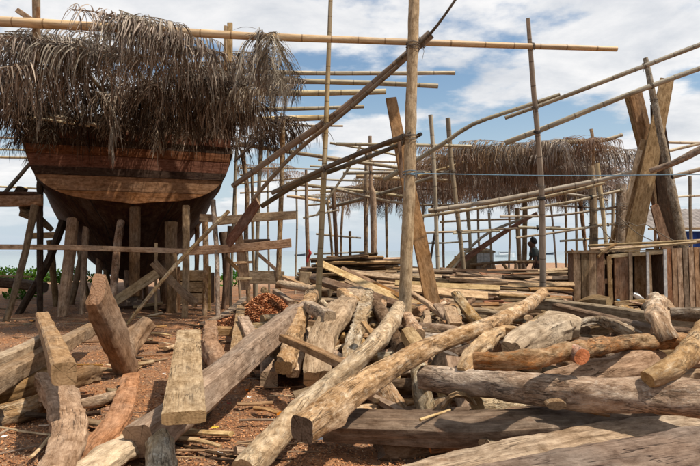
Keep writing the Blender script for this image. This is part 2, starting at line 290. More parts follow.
# ------------------------------------------------------------------ object helpers
def tag(o, label=None, cat=None, group=None, kind=None):
    if label: o['label'] = label
    if cat: o['category'] = cat
    if group: o['group'] = group
    if kind: o['kind'] = kind
    return o
def empty(name, loc, rz=0):
    o = bpy.data.objects.new(name, None); C.objects.link(o); o.location = loc; o.rotation_euler = (0, 0, rz); o.empty_display_size = .2; return o
class MB:
    def __init__(s): s.v, s.f, s.m, s.g, s.sm = [], [], [], [], []
    def add(s, vs, fs, gs=None, mi=0, smooth=False):
        b = len(s.v); s.v += [tuple(p) for p in vs]; s.g += [tuple(p) for p in (gs or vs)]
        for i, f in enumerate(fs):
            s.f.append([b + k for k in f]); s.m.append(mi[i] if isinstance(mi, list) else mi); s.sm.append(smooth[i] if isinstance(smooth, list) else smooth)
    def build(s, name, mats, parent=None, origin=None):
        o0 = Vector(origin) if origin is not None else Vector((0, 0, 0))
        me = bpy.data.meshes.new(name); me.from_pydata([(p[0] - o0.x, p[1] - o0.y, p[2] - o0.z) for p in s.v], [], s.f)
        for mn in ([mats] if isinstance(mats, str) else mats): me.materials.append(MATS[mn])
        me.polygons.foreach_set('material_index', s.m); me.polygons.foreach_set('use_smooth', s.sm)
        at = me.attributes.new('gco', 'FLOAT_VECTOR', 'POINT'); at.data.foreach_set('vector', [c for p in s.g for c in p])
        me.validate(); me.update()
        if any(s.sm): me.set_sharp_from_angle(angle=R(38))
        o = bpy.data.objects.new(name, me); C.objects.link(o); o.location = o0
        if parent is not None:
            pl = Vector(parent.location); pl = pl + Vector(parent.parent.location) if parent.parent else pl; rz = parent.rotation_euler.z
            o.parent = parent; o.location = Matrix.Rotation(-rz, 3, 'Z') @ (o0 - pl)
            if rz: o.rotation_euler = (0, 0, -rz)
        return o
    def box(s, c, size, rot=None, mi=0, jit=0.0, rng=random):
        hx, hy, hz_ = size[0] / 2, size[1] / 2, size[2] / 2; vsl, gs = [], []
        M = rot or Matrix.Identity(3); ax = max(range(3), key=lambda i: size[i])
        for sx_ in (-1, 1):
            for sy_ in (-1, 1):
                for sz_ in (-1, 1):
                    l = Vector((sx_ * hx + rng.uniform(-jit, jit), sy_ * hy + rng.uniform(-jit, jit), sz_ * hz_ + rng.uniform(-jit, jit)))
                    vsl.append(M @ l + Vector(c)); g = [l.x, l.y, l.z]; g[0], g[ax] = g[ax], g[0]
                    gs.append((g[0] + c[0] * 3.1 + c[2] * 1.3, g[1] + c[1] * 1.7, g[2]))
        s.add(vsl, [(0, 1, 3, 2), (4, 6, 7, 5), (0, 4, 5, 1), (2, 3, 7, 6), (0, 2, 6, 4), (1, 5, 7, 3)], gs, mi)

def curve(pts, vals, step):
    """Catmull-Rom through pts, values interpolated along; returns (points, values, distances)"""
    n = len(pts); P_, V_ = [], []
    for i in range(n - 1):
        p0, p1, p2, p3 = pts[max(0, i - 1)], pts[i], pts[i + 1], pts[min(n - 1, i + 2)]
        k = max(1, int((p2 - p1).length / step))
        for j in range(k):
            t = j / k; t2, t3 = t * t, t * t * t
            P_.append(0.5 * ((2 * p1) + (p2 - p0) * t + (2 * p0 - 5 * p1 + 4 * p2 - p3) * t2 + (3 * p1 - p0 - 3 * p2 + p3) * t3))
            V_.append([a + (b - a) * t for a, b in zip(vals[i], vals[i + 1])])
    P_.append(pts[-1].copy()); V_.append(list(vals[-1])); D = [0]
    for i in range(1, len(P_)): D.append(D[-1] + (P_[i] - P_[i - 1]).length)
    return P_, V_, D
def spread(v, n):
    if isinstance(v, (int, float)): return [v] * n
    v = list(v)
    if len(v) == n: return v
    out = []
    for i in range(n):
        t = i / (n - 1) * (len(v) - 1); k = min(int(t), len(v) - 2); out.append(v[k] + (v[k + 1] - v[k]) * (t - k))
    return out
SEED = [0]
def sweep(mb, pts, w, t=None, kind='round', n=None, rough=0.06, normal=None, roll=0.0, step=None, ends=0.0, nodes=False, mi=(0, 1), knots=0, sq=None, cut=(0, 0)):
    """a stick, board or log along pts; w = breadth, t = thickness in metres"""
    SEED[0] += 1; sd_ = SEED[0] * 7.31; rg = random.Random(SEED[0])
    m = len(pts); w = spread(w, m); t = spread(t if t is not None else w, m)
    L = sum((pts[i + 1] - pts[i]).length for i in range(m - 1)); W = max(w)
    near_ = kind in ('log', 'hewn') and n is None and L > .5 and W > .1 and min(q.y for q in pts) < 9
    step = step or (max(0.03, W * (0.16 if near_ else 0.35)) if kind in ('log', 'hewn') else max(0.15, L / 14))
    if kind == 'board': step = max(0.12, L / 10)
    P_, V_, D = curve(pts, [[a, b] for a, b in zip(w, t)], step)
    if nodes:   # bamboo: swollen joints
        pass
    U0 = Vector(normal).normalized() if normal is not None else None
    n = n or {'round': 10, 'log': 32 if near_ else 18, 'hewn': 32 if near_ else 16, 'board': 8}[kind]
    kn = [(rg.uniform(0, L), rg.uniform(0, 6.28), rg.uniform(.6, 1.0)) for _ in range(knots)]
    vs_, gs, K = [], [], len(P_)
    prevS = None
    for i in range(K):
        T = (P_[min(i + 1, K - 1)] - P_[max(i - 1, 0)]).normalized()
        U = U0 or (Vector((0, 0, 1)) if abs(T.z) < .85 else Vector((0, -1, 0)))
        S = T.cross(U)
        if S.length < .05: S = T.cross(Vector((1, 0, 0)))
        S.normalize(); 
        if prevS is not None and S.dot(prevS) < 0: S = -S
        prevS = S; N = S.cross(T)
        if N.dot(U) < 0: N = -N
        a_ = R(roll); S2 = S * math.cos(a_) + N * math.sin(a_); N2 = N * math.cos(a_) - S * math.sin(a_)
        hw, ht = V_[i][0] / 2, V_[i][1] / 2
        if kind == 'board':
            bv = min(hw, ht) * 0.22
            sec = [(-hw + bv, -ht), (hw - bv, -ht), (hw, -ht + bv), (hw, ht - bv), (hw - bv, ht), (-hw + bv, ht), (-hw, ht - bv), (-hw, -ht + bv)]
            j = 1 + rough * noise.noise(Vector((D[i] * 1.3, sd_, 0)))
            j2 = rough * 0.5 * noise.noise(Vector((D[i] * .8, sd_, 9))) * hw
            sec = [(x * j + j2, y) for x, y in sec]
        else:
            sec = []; p = (2.0 if kind in ('round', 'log') else 6.5) if sq is None else (sq if isinstance(sq, (int, float)) else spread(sq, K)[i])
            for q in range(n):
                th = 2 * math.pi * q / n + (math.pi / n if kind == 'hewn' else 0)
                if kind == 'hewn':
                    th = th - 0.10 * math.sin(4 * th)
                c_, s_ = math.cos(th), math.sin(th)
                r_ = (abs(c_) ** p + abs(s_) ** p) ** (-1 / p)
                f = 1 + rough * 2.2 * noise.noise(Vector((D[i] / max(W, .05) * .55 + sd_, c_ * .9, s_ * .9))) + rough * noise.noise(Vector((D[i] / max(W, .05) * 2.2 + sd_, c_ * 2.5, s_ * 2.5)))
                if near_:
                    q_ = Vector((D[i] * 9 + sd_, c_ * 2.2, s_ * 2.2)); f += rough * .45 * noise.noise(q_) + .012 * noise.noise(Vector((D[i] * 14, c_ * 9, s_ * 9 + sd_)))
                    if kind == 'hewn': f -= rough * .5 * noise.cell(Vector((D[i] * 2.6 + sd_ + c_ * .8, round(c_ * 1.2), round(s_ * 1.2)))) 
                for (kd, ka, ks) in kn:
                    dd = ((D[i] - kd) / (W * .45)) ** 2 + ((math.atan2(math.sin(th - ka), math.cos(th - ka))) / .55) ** 2
                    f += .32 * ks * math.exp(-dd)
                sec.append((hw * r_ * c_ * f, ht * r_ * s_ * f))
            if nodes:
                u = (D[i] / .42) % 1.0
        e = 0
        for q, (a, b) in enumerate(sec):
            off = 0
            if ends and i in (0, K - 1):
                off = ends * W * (noise.noise(Vector((a / W * 2.3 + sd_, b / W * 2.3, i))) * 1.3 + (a / W) * math.sin(sd_) * .9)
            if i == 0 and cut[0]: off -= cut[0] * b
            if i == K - 1 and cut[1]: off += cut[1] * b
            vs_.append(P_[i] + S2 * a + N2 * b + T * off); gs.append((D[i] + off, a, b))
    nn = len(sec); fs, ms, sm = [], [], []
    for i in range(K - 1):
        for q in range(nn):
            a, b = i * nn + q, i * nn + (q + 1) % nn; fs.append((a, b, b + nn, a + nn)); ms.append(mi[0]); sm.append(True)
    mb.add(vs_, fs, gs, ms, sm)
    for base_, rev in ((0, True), ((K - 1) * nn, False)):      # caps with their own vertices, a little cone in the middle
        vv = [vs_[base_ + q] for q in range(nn)]; gg = [gs[base_ + q] for q in range(nn)]
        cc = sum(vv, Vector()) / nn; cg = tuple(sum(g[k] for g in gg) / nn for k in range(3))
        vv.append(cc); gg.append(cg); fs2 = [((q + 1) % nn, q, nn) if rev else (q, (q + 1) % nn, nn) for q in range(nn)]
        mb.add(vv, fs2, gg, mi[1], False)
    return P_, D
def toground(pts):
    a, b = pts[-2], pts[-1]; d = (b - a)
    if d.z > -1e-3: return pts
    d = d / -d.z; q = b.copy()
    for _ in range(6): q = b + d * max(0, b.z - (H(q.x, q.y) - .06)); 
    if (q - b).length > .05: return pts[:-1] + [q] if (b - a).length < .3 else pts + [q]
    return pts
ENDOF = {'tan_wood': 'tan_end', 'pale_wood': 'pale_end', 'yellow_wood': 'pale_end', 'orange_wood': 'orange_end', 'red_wood': 'tan_end', 'grey_wood': 'tan_end',
         'brown_wood': 'tan_end', 'dark_wood': 'dark_end', 'deep_timber': 'dark_end', 'tan_bark': 'tan_end', 'grey_bark': 'tan_end', 'dark_bark': 'dark_end',
         'peeled_bark': 'pale_end', 'red_bark': 'orange_end', 'slab_wood': 'tan_end', 'cream_bark': 'tan_end', 'brown_bamboo': 'dark_hollow', 'bamboo': 'dark_hollow', 'old_bamboo': 'dark_hollow', 'dark_bamboo': 'dark_hollow', 'hull_wood': 'tan_end'}
def stick(name, label, cat, mat, pts, w, t=None, kind='round', group=None, end=None, parent=None, **kw):
    mb = MB(); sweep(mb, pts, w, t, kind, **kw)
    o = mb.build(name, [mat, end or ENDOF[mat]], parent, pts[0])
    if parent is None: tag(o, label, cat, group)
    elif label: o['label'] = label
    return o
def lashing(parent, p, T, r, mat='twine', turns=3):
    T = T.normalized(); A = T.orthogonal().normalized(); B = T.cross(A); mb = MB(); pts = []
    for k in range(turns * 8 + 1):
        a = k / 8 * 2 * math.pi; pts.append(p + T * ((k / (turns * 8) - .5) * r * .8 + .25 * r * math.sin(a * .5 + p.x * 9)) + (A * math.cos(a) + B * math.sin(a)) * (r * 1.12 + .006 + .004 * math.sin(k * 1.7)))
    sweep(mb, pts, min(.012, r * .2 + .004), n=5, step=9, rough=0); return (sweep(mb, [p + A * r * 1.1, p + A * r * 1.6 + Vector((.02, -.02, -r)), p + A * r * 1.2 + Vector((-.01, -.03, -r * 2.5 - .05))], .008, n=5, step=9, rough=0), mb.build('lashing', [mat, mat], parent, p))[1]
POLES = []
def pole(label, pts, Y, d, mat='bamboo', name='bamboo_pole', cat='bamboo pole', group='bamboo poles of the roof frames', ground=False, lash=(), lmat='twine', kind='round', t=None, **kw):
    """pts in photo pixels, Y = distance (one or two), d = thickness in photo pixels"""
    n = len(pts); Ys = spread(Y, n); ds = spread(d, n)
    if isinstance(d, (int, float)): ds = [d * (1.07 - .16 * i / (n - 1)) for i in range(n)]
    if n == 2:
        jx = .004 * math.hypot(pts[1][0] - pts[0][0], pts[1][1] - pts[0][1]) * math.sin(pts[0][0] * 3.1 + pts[0][1]); pts = [pts[0], ((pts[0][0] + pts[1][0]) / 2 + jx * .5, (pts[0][1] + pts[1][1]) / 2 + jx), pts[1]]; n = 3; Ys = spread(Ys, 3); ds = spread(ds, 3)
    P_ = [PD(x, y, q) for (x, y), q in zip(pts, Ys)]; W = [a * q / F_PX for a, q in zip(ds, Ys)]
    if ground:
        P2 = toground(P_); W = W + [W[-1]] * (len(P2) - len(P_)); P_ = P2
    tt = None
    if t is not None: tt = [t] * len(P_)
    o = stick(name, label, cat, mat, P_, W, tt, kind, group, **kw)
    POLES.append((o, pts, Ys, P_, W, [tuple(q) for q in lash]))
    for f, lm in [(f, lmat) for f in lash]:
        i = min(range(n), key=lambda k: (pts[k][0] - f[0]) ** 2 + (pts[k][1] - f[1]) ** 2)
        j = i + 1 if i + 1 < n else i - 1
        # point on the segment nearest to the pixel
        best = None
        for s0 in range(n - 1):
            ax, ay = pts[s0]; bx, by = pts[s0 + 1]; l2 = (bx - ax) ** 2 + (by - ay) ** 2 or 1
            u = min(1, max(0, ((f[0] - ax) * (bx - ax) + (f[1] - ay) * (by - ay)) / l2)); dd = (ax + u * (bx - ax) - f[0]) ** 2 + (ay + u * (by - ay) - f[1]) ** 2
            if best is None or dd < best[0]: best = (dd, s0, u)
        _, s0, u = best; p = P_[s0].lerp(P_[s0 + 1], u); lashing(o, p, P_[s0 + 1] - P_[s0], (W[s0] + (W[s0 + 1] - W[s0]) * u) / 2, lm)
    return o

# ------------------------------------------------------------------ the setting: ground, sea
def axis(segs):
    out = []
    for a, b, d in segs:
        k = max(1, int(round((b - a) / d))); out += [a + (b - a) * i / k for i in range(k)]
    return out + [segs[-1][1]]
xs = axis([(-160, -40, 12), (-40, -12, 1.5), (-12, -6, .3), (-6, 6, .07), (6, 12, .3), (12, 40, 1.2), (40, 160, 12)])
ys = axis([(-30, 2, 2.5), (2, 10, .06), (10, 20, .2), (20, 45, .7), (45, 85, 2.5)])
vv = []
for y in ys:
    for x in xs:
        z = H(x, y)
        if y < 16 and abs(x) < 10: z += .022 * noise.noise(Vector((x * 5, y * 5, 1))) + .012 * noise.noise(Vector((x * 14, y * 14, 2)))
        vv.append((x, y, z))
nx = len(xs); ff = [(j * nx + i, j * nx + i + 1, (j + 1) * nx + i + 1, (j + 1) * nx + i) for j in range(len(ys) - 1) for i in range(nx - 1)]
g = MB(); g.add(vv, ff, None, 0, True); tag(g.build('ground', 'sawdust_ground'), kind='structure')
SEA_Z = -1.0
g = MB(); sx_ = axis([(-9000, -400, 1500), (-400, 400, 40), (400, 9000, 1500)]); sy_ = axis([(50, 400, 25), (400, 16000, 1500)]); nx = len(sx_)
g.add([(x, y, SEA_Z) for y in sy_ for x in sx_], [(j * nx + i, j * nx + i + 1, (j + 1) * nx + i + 1, (j + 1) * nx + i) for j in range(len(sy_) - 1) for i in range(nx - 1)], None, 0, True)
tag(g.build('sea', 'sea_water'), kind='structure')

rng = random.Random(11)
# ------------------------------------------------------------------ wooden boat on its props (left)
BX, BY = PD(133, 200, 14.5).x, 14.5
def bz(py, Y=14.5): return PD(133, py, Y).z
boat = empty('wooden_boat', (BX, BY, 0.35)); tag(boat, 'unfinished wooden ship hull with flat planked stern standing under the left palm thatch', 'boat')
# sections: distance, half beam, sheer height, keel height, fullness n (vertical), m
ST = [(14.5, 2.30, 4.75, 2.78, 4.2, 2.8), (15.1, 2.36, 4.75, 2.25, 2.9, 2.2), (16.2, 2.45, 4.72, 1.45, 2.0, 1.75), (18, 2.6, 4.7, .80, 1.9, 1.6), (21, 2.75, 4.75, .55, 2.0, 1.6), (25, 2.5, 4.95, .55, 1.7, 1.5), (29, 1.5, 5.4, .7, 1.3, 1.3), (32, .12, 6.1, 1.2, 1, 1)]
def hull_x(st, t): return st[1] * max(0.0, 1 - t ** st[4]) ** (1 / st[5])
hm = MB(); NTT = 22; vs0, gs0 = [], []; stations = []
for i in range(len(ST) - 1):
    for k in range(4):
        u = k / 4; stations.append([a + (b - a) * u for a, b in zip(ST[i], ST[i + 1])])
stations.append(list(ST[-1]))
for st in stations:
    row = []
    for q in range(2 * NTT + 1):
        tt = 1 - abs(q - NTT) / NTT; tt2 = 1 - (1 - tt) ** 1.6; x = hull_x(st, tt2) * (-1 if q < NTT else 1); z = st[2] + (st[3] - st[2]) * tt2
        row.append((BX + x, st[0], z)); gs0.append((st[0] * 1.0, q * .17, 0))
    vs0 += row
W_ = 2 * NTT + 1; fs0 = []; sm0 = []
for j in range(len(stations) - 1):
    for q in range(W_ - 1): fs0.append((j * W_ + q, j * W_ + q + 1, (j + 1) * W_ + q + 1, (j + 1) * W_ + q)); sm0.append(False)
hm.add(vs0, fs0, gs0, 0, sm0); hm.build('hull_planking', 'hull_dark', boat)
# stern: each plank cut to the section's width
def stern_half(z):
    st = ST[0]; t = (st[2] - z) / (st[2] - st[3]); t = min(1, max(0, t)); return hull_x(st, t)
def stern_plank(z0, z1, mat, proud, label=None, nx_=26):
    zc = [z0 + (z1 - z0) * k / 6 for k in range(7)]; mb = MB(); a = []; gg = []
    hw = [stern_half(z) + .03 for z in zc]
    for side in (0, 1):
        for z, h_ in zip(zc, hw):
            for k in range(nx_ + 1):
                x = -h_ + 2 * h_ * k / nx_; bow = .10 * (1 - (x / 2.5) ** 2)
                a.append((BX + x, BY - proud - bow if side == 0 else BY + .06 - bow, z)); gg.append((x, z * 1.0, side * .1))
    m_ = nx_ + 1; f = []; n7 = 7 * m_
    for r_ in range(6):
        for k in range(nx_):
            p = r_ * m_ + k; f.append((p, p + 1, p + 1 + m_, p + m_)); f.append((n7 + p, n7 + p + m_, n7 + p + 1 + m_, n7 + p + 1))
    for k in range(nx_):
        f.append((k, n7 + k, n7 + k + 1, k + 1)); p = 6 * m_ + k; f.append((p, p + 1, n7 + p + 1, n7 + p))
    for r_ in range(6):
        p = r_ * m_; f.append((p, p + m_, n7 + p + m_, n7 + p)); p += nx_; f.append((p, n7 + p, n7 + p + m_, p + m_))
    mb.add(a, f, gg, 0, False); o = mb.build('stern_plank', mat, boat)
    if label: o['label'] = label
    return o
ed = [203, 192, 178]; 
stern_plank(bz(204), bz(192.6), 'hull_light_wood', .05, 'lowest stern plank, rounded along its lower edge')
stern_plank(bz(192.2), bz(178), 'hull_light_wood', .052, 'pale wide stern plank below the dark band')
stern_plank(bz(177.7), bz(170.5), 'dark_wood', .09, 'dark band across the stern')
stern_plank(bz(170.2), bz(158.3), 'hull_wood', .05); stern_plank(bz(158), bz(149.6), 'hull_wood', .06)
stern_plank(bz(149.2), bz(143), 'dark_wood', .04); stern_plank(bz(142.6), bz(134), 'hull_wood', .08); stern_plank(bz(133.6), bz(122), 'brown_wood', .05)
# wale along both sides, keel, stern post, rudder post, frames
for sgn in (-1, 1):
    for tt, th in ((.05, .11), (.30, .13)):
        pts = [Vector((BX + sgn * (hull_x(st, tt) + .04), st[0], st[2] + (st[3] - st[2]) * tt)) for st in stations[::2]]
        mb = MB(); sweep(mb, pts, .16, .09, 'board', normal=(sgn, 0, .2), step=1); mb.build('wale', ['dark_wood', 'dark_end'], boat)
mb = MB(); sweep(mb, [Vector((BX, 15.0, .52)), Vector((BX, 18, .42)), Vector((BX, 26, .42)), Vector((BX, 31.5, .9))], .26, .4, 'board'); mb.build('keel', ['dark_wood', 'dark_end'], boat)
mb = MB(); sweep(mb, [Vector((BX + .05, 14.75, 2.75)), Vector((BX + .05, 15.1, .5))], .26, .3, 'board'); mb.build('stern_post', ['brown_wood', 'dark_end'], boat)
dk = MB(); dk.add([(BX - 2.3, 14.6, 4.45), (BX + 2.3, 14.6, 4.45), (BX + 2.6, 21, 4.45), (BX - 2.6, 21, 4.45), (BX - 1.2, 29, 4.7), (BX + 1.2, 29, 4.7)], [(0, 1, 2, 3), (3, 2, 5, 4)]); dk.build('deck', 'brown_wood', boat)
for k in range(9):
    x = BX - 2.3 + k * .575; mb = MB(); mb.box((x, 14.62, 4.86), (.09, .1, .5)); mb.build('stanchion', 'tan_wood', boat)

boat.rotation_euler.z = R(19.9)     # the stern faces the viewer square on

# props and posts below the hull
PG = 'props shoring the ship hull'
def prop(label, pts, Y, d, mat='tan_wood', kind='hewn', **kw):
    d = d * .88
    return pole(label, pts, Y, d, mat, 'wooden_prop', 'prop', PG, True, kind=kind, **kw)
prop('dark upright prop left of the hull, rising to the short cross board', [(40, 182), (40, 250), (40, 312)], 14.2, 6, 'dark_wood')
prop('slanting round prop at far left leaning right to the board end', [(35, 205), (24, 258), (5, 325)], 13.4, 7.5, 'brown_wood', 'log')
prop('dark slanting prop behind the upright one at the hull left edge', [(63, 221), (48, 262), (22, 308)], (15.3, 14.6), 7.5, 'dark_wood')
prop('thick pale squared prop under the left bilge', [(73, 219), (68, 268), (61, 322)], (14.9, 14.2), 11, 'tan_wood')
prop('thin grey prop right of the thick squared prop', [(87, 213), (84, 262), (82, 318)], (15.2, 14.6), 6, 'grey_wood')
prop('crooked round prop leaning under the middle of the stern', [(122, 214), (117, 250), (113, 300), (111, 325)], (15, 14), 8.5, 'tan_bark', 'log')
prop('straight post right of the stern middle', [(186, 206), (186, 258), (185, 312)], (14.9, 14.3), 7.5, 'tan_wood')
prop('slender prop with the square block near its head', [(205, 222), (206, 262), (205, 306)], (14.8, 14.6), 6.5, 'tan_bark', 'log')
prop('round grey prop under the right bilge, nearest the viewer', [(213, 200), (217, 258), (218, 322)], (14.2, 13.4), 5.5, 'grey_bark', 'log')
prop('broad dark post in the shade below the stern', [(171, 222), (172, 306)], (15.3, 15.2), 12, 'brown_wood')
prop('short thin upright stick under the stern', [(156, 243), (156, 306)], (14.7, 14.5), 3, 'tan_wood')
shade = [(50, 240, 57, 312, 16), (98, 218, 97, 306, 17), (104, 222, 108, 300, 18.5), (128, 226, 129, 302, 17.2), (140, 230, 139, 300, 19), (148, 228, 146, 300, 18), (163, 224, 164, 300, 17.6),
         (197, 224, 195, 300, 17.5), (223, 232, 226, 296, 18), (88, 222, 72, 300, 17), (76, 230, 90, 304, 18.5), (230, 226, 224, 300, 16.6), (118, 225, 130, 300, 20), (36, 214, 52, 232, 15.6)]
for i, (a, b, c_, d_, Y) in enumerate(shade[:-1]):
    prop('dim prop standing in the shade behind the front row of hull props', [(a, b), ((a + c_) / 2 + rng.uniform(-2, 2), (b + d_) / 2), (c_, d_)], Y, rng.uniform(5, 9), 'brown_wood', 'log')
def beam(label, pts, Y, d, mat='tan_wood', name='timber_rail', cat='rail', group='rails and braces around the hull props', t=None, kind='board', **kw):
    return pole(label, pts, Y, d, mat, name, cat, group, False, kind=kind, t=t or .05, normal=kw.pop('normal', (0, -1, 0.12)), **kw)
# rails: breadth seen from the front
def brd(label, pts, Y, d, mat, t=.05, name='plank', cat='plank', group=None, normal=(0, -1, .12), **kw):
    n = len(pts); Ys = spread(Y, n); ds = spread(d, n); P_ = [PD(x, y, q) for (x, y), q in zip(pts, Ys)]
    return stick(name, label, cat, mat, P_, [a * q / F_PX for a, q in zip(ds, Ys)], t, 'board', group, normal=normal, **kw)
RG = 'rails and braces around the hull props'
brd('long thin horizontal rail nailed across the hull props', [(-12, 247), (60, 247.5), (130, 249.5), (205, 252)], 14.05, 5.2, 'tan_wood', name='timber_rail', cat='rail', group=RG)
brd('light and dark board end sticking in from the left edge beside the upright prop', [(-14, 201), (14, 201), (42, 200)], 13.9, 11, 'brown_wood', .12, group=RG)
brd('dark board edge lying on the left board end', [(-14, 193.5), (38, 194)], 13.9, 3, 'dark_wood', .2, group=RG)
brd('upper horizontal plank right of the hull, with a bolted far end', [(217, 221), (255, 217.5), (296, 215)], (13.9, 13.6), 8.5, 'tan_wood', .07, group=RG)
brd('lower horizontal plank right of the hull at rail height', [(190, 251), (240, 248), (291, 243)], (13.95, 13.5), 8.5, 'tan_wood', .07, group=RG)
brd('short dark plank behind the lower right plank', [(240, 242), (270, 241.5)], 14.4, 5, 'brown_wood', .06, group=RG)
brd('broad brace sloping up to the right under the stern', [(113, 303), (158, 273)], (14.3, 14.0), 9.5, 'tan_wood', .07, name='diagonal_brace', cat='brace', group=RG)
brd('grey brace sloping down to the right, crossing the broad one', [(153, 262), (172, 282), (196, 304)], (13.95, 14.2), 8, 'grey_wood', .06, name='diagonal_brace', cat='brace', group=RG)
stick('diagonal_pole', 'long thin stick leaning from the right bilge down to the ground', 'stick', 'tan_bark', [PD(229, 211, 13.5), PD(175, 266, 13.1), PD(123, 329, 12.6)], [.09, .085, .08], kind='log', group=RG)
mb = MB(); p = PD(206, 218, 14.2); mb.box(p, (.26, .2, .18), Euler((0, .05, 0)).to_matrix(), jit=.01); tag(mb.build('wooden_block', 'pale_wood'), 'small pale block nailed at the head of the right props', 'block', RG)
mb = MB(); p = PD(21, 191, 14.2); mb.box(p, (.2, .16, .2), Euler((.1, .5, 0)).to_matrix(), jit=.02); mb.build
tag(mb.build('wooden_block', 'dark_wood'), 'dark lump of wood sitting on the left board end', 'block', RG)
stick('wooden_knee', 'dark crooked timber hanging below the left board end', 'timber', 'dark_bark', [PD(26, 203, 14.3), PD(25, 213, 14.3), PD(35, 216, 14.3), PD(52, 230, 14.6)], [.22, .3, .2, .12], kind='log', group=RG)
brd('short light board behind the upright prop at left', [(30, 236), (58, 235)], 15.2, 6, 'tan_wood', .05, group=RG)
brd('pale upright plank right of the hull, standing beside the sawdust heap', [(237, 226), (241, 252), (246, 290)], 13.75, [7, 9, 9.5], 'tan_wood', .06, group=RG)
brd('short horizontal cleat across the pale upright plank', [(234, 263), (252, 262)], 13.7, 2.4, 'pale_wood', .04, group=RG)
brd('second short cleat low on the pale upright plank', [(236, 279), (252, 278.5)], 13.68, 2.4, 'pale_wood', .04, group=RG)
brd('dark wide plank sloping steeply right of the hull stern', [(258, 201), (244, 222), (228, 244)], (12.4, 13.2), [11, 12, 9], 'red_wood', .05, group=RG, normal=(.1, -1, .5))
brd('grey board lying on edge behind the sawdust heap', [(249, 277), (284, 278)], 14.2, 13, 'grey_wood', .07, group=RG)
brd('thin brace between two poles behind the lower right plank', [(257, 253), (282, 275)], 15.5, 3.5, 'tan_wood', .04, name='diagonal_brace', cat='brace', group=RG)
brd('dark brace near the pale upright plank', [(226, 257), (243, 275)], 14.8, 4, 'brown_wood', .04, name='diagonal_brace', cat='brace', group=RG)
# crate in the shade under the right bilge
crate = empty('wooden_crate', (PD(198, 290, 16).x, 16.0, H(-4, 16))); tag(crate, 'grey plank crate in the shade beneath the right side of the hull', 'crate')
cx0, cz0 = crate.location.x, crate.location.z
for k in range(3):
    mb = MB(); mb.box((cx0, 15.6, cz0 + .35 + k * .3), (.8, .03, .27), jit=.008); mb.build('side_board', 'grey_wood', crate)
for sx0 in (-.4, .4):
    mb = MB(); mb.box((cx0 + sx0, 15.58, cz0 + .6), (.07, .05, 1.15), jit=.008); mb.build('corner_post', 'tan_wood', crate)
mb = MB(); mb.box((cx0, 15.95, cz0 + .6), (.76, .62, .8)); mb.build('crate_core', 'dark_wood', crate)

# ------------------------------------------------------------------ bamboo and poles, left roof and middle
pole('long thick bamboo along the left thatch front, reaching far right into the sky', [(-14, 20.5), (120, 28), (250, 36), (440, 43), (617, 49)], (10.6, 10.9), (10.5, 5), lash=[(110, 28), (270, 37), (533, 46), (412, 42)], n=12)
pole('bamboo just below the front bamboo, ending in a cut tip at right', [(195, 68), (300, 73), (455, 73)], 13.0, 4.2)
pole('bleached grey bamboo with frond scraps lying on it', [(230, 78), (300, 81), (370, 83), (438, 86)], 13.6, (6, 4.6), 'old_bamboo')
pole('short thick bamboo end poking out of the left thatch', [(150, 92), (300, 93), (386, 91.5)], 14.3, 6)
pole('thin bamboo below the thick short end, right of the left thatch', [(150, 110), (300, 108.5), (364, 106.5)], 15.3, 4)
pole('stubby bamboo end low on the right side of the left thatch', [(150, 121), (326, 117.5)], 16.0, 6)
pole('thinnest bamboo below the stubby end', [(180, 123), (343, 126)], 16.6, 2.2)
pole('bamboo behind the front bamboo at the upper left edge', [(-12, 42), (40, 48), (150, 60)], 12.0, 5)
pole('lower left bamboo lath in front of the hull top', [(-12, 101), (40, 113), (100, 126)], 13.2, 4.5)
pole('second lath just under the lower left bamboo', [(8, 115), (50, 120), (90, 126)], 13.0, 3)
pole('split lath lying along the hull top', [(50, 117), (80, 121)], 12.9, 3)
for i, (y0, y1, lab) in enumerate([(137, 140, 'highest of the three thin far rails left of the hull'), (149, 151.5, 'middle one of the three thin far rails left of the hull'), (157, 158, 'lowest of the three close thin far rails left of the hull'), (186, 190, 'thin far rail low beside the left hull edge')]):
    pole(lab, [(-14, y0), (60, y1)], 19, 2.0)
pole('dark slanting pole at the left edge above the board end', [(4, 194), (34, 159)], 14, 4, 'dark_bamboo', 'wooden_pole', 'pole')
RP = 'posts and stubs of the left roof frame'
def post(label, pts, Y, d, mat='tan_wood', t=.07, **kw): return brd(label, pts, Y, d, mat, t, name='wooden_post', cat='post', group=RP, **kw)
post('squared pale post end rising behind the front bamboo near the left edge', [(36, -14), (36.5, 30), (36, 60)], 10.85, 7)
post('small brown stub leaning on the squared post end', [(38.5, 7), (38, 20)], 10.72, 3, 'brown_wood', .04)
post('brown board stub tilted left behind the front bamboo', [(17, 10), (26, 16), (38, 24)], 10.8, 5, 'tan_wood', .05)
post('pale squared post end behind the front bamboo, mid thatch', [(230, 23), (230, 62)], 11.1, 5, 'yellow_wood')
post('shorter pale post end beside it', [(225.5, 26), (225.5, 70)], 11.3, 3, 'yellow_wood')
post('tan post under the left thatch corner at the hull rail', [(29, 120), (29.5, 140)], 13.9, 7, 'tan_wood')
pole('slender upright bamboo reaching the top of the picture left of centre', [(331, -12), (327, 100), (323, 200), (318, 300)], (11.5, 11.2), (4, 6.4), 'bamboo', ground=True, lash=[(325, 124), (329, 38)], group='upright poles of the yard')
UP = 'upright poles of the yard'
def up(label, pts, Y, d, mat='old_bamboo', **kw): return pole(label, pts, Y, d, mat, 'upright_pole', 'pole', UP, True, **kw)
o = pole('tall thick weathered post in the middle rising out of the top of the picture', [(414.5, -14), (411.5, 90), (409.5, 180), (405, 300), (404.5, 330)], (10.2, 9.6), (10.5, 13.5), 'tan_wood', 'wooden_post', 'post', UP, True, kind='log', rough=.07, lash=[(410, 174)], lmat='blue_rope')
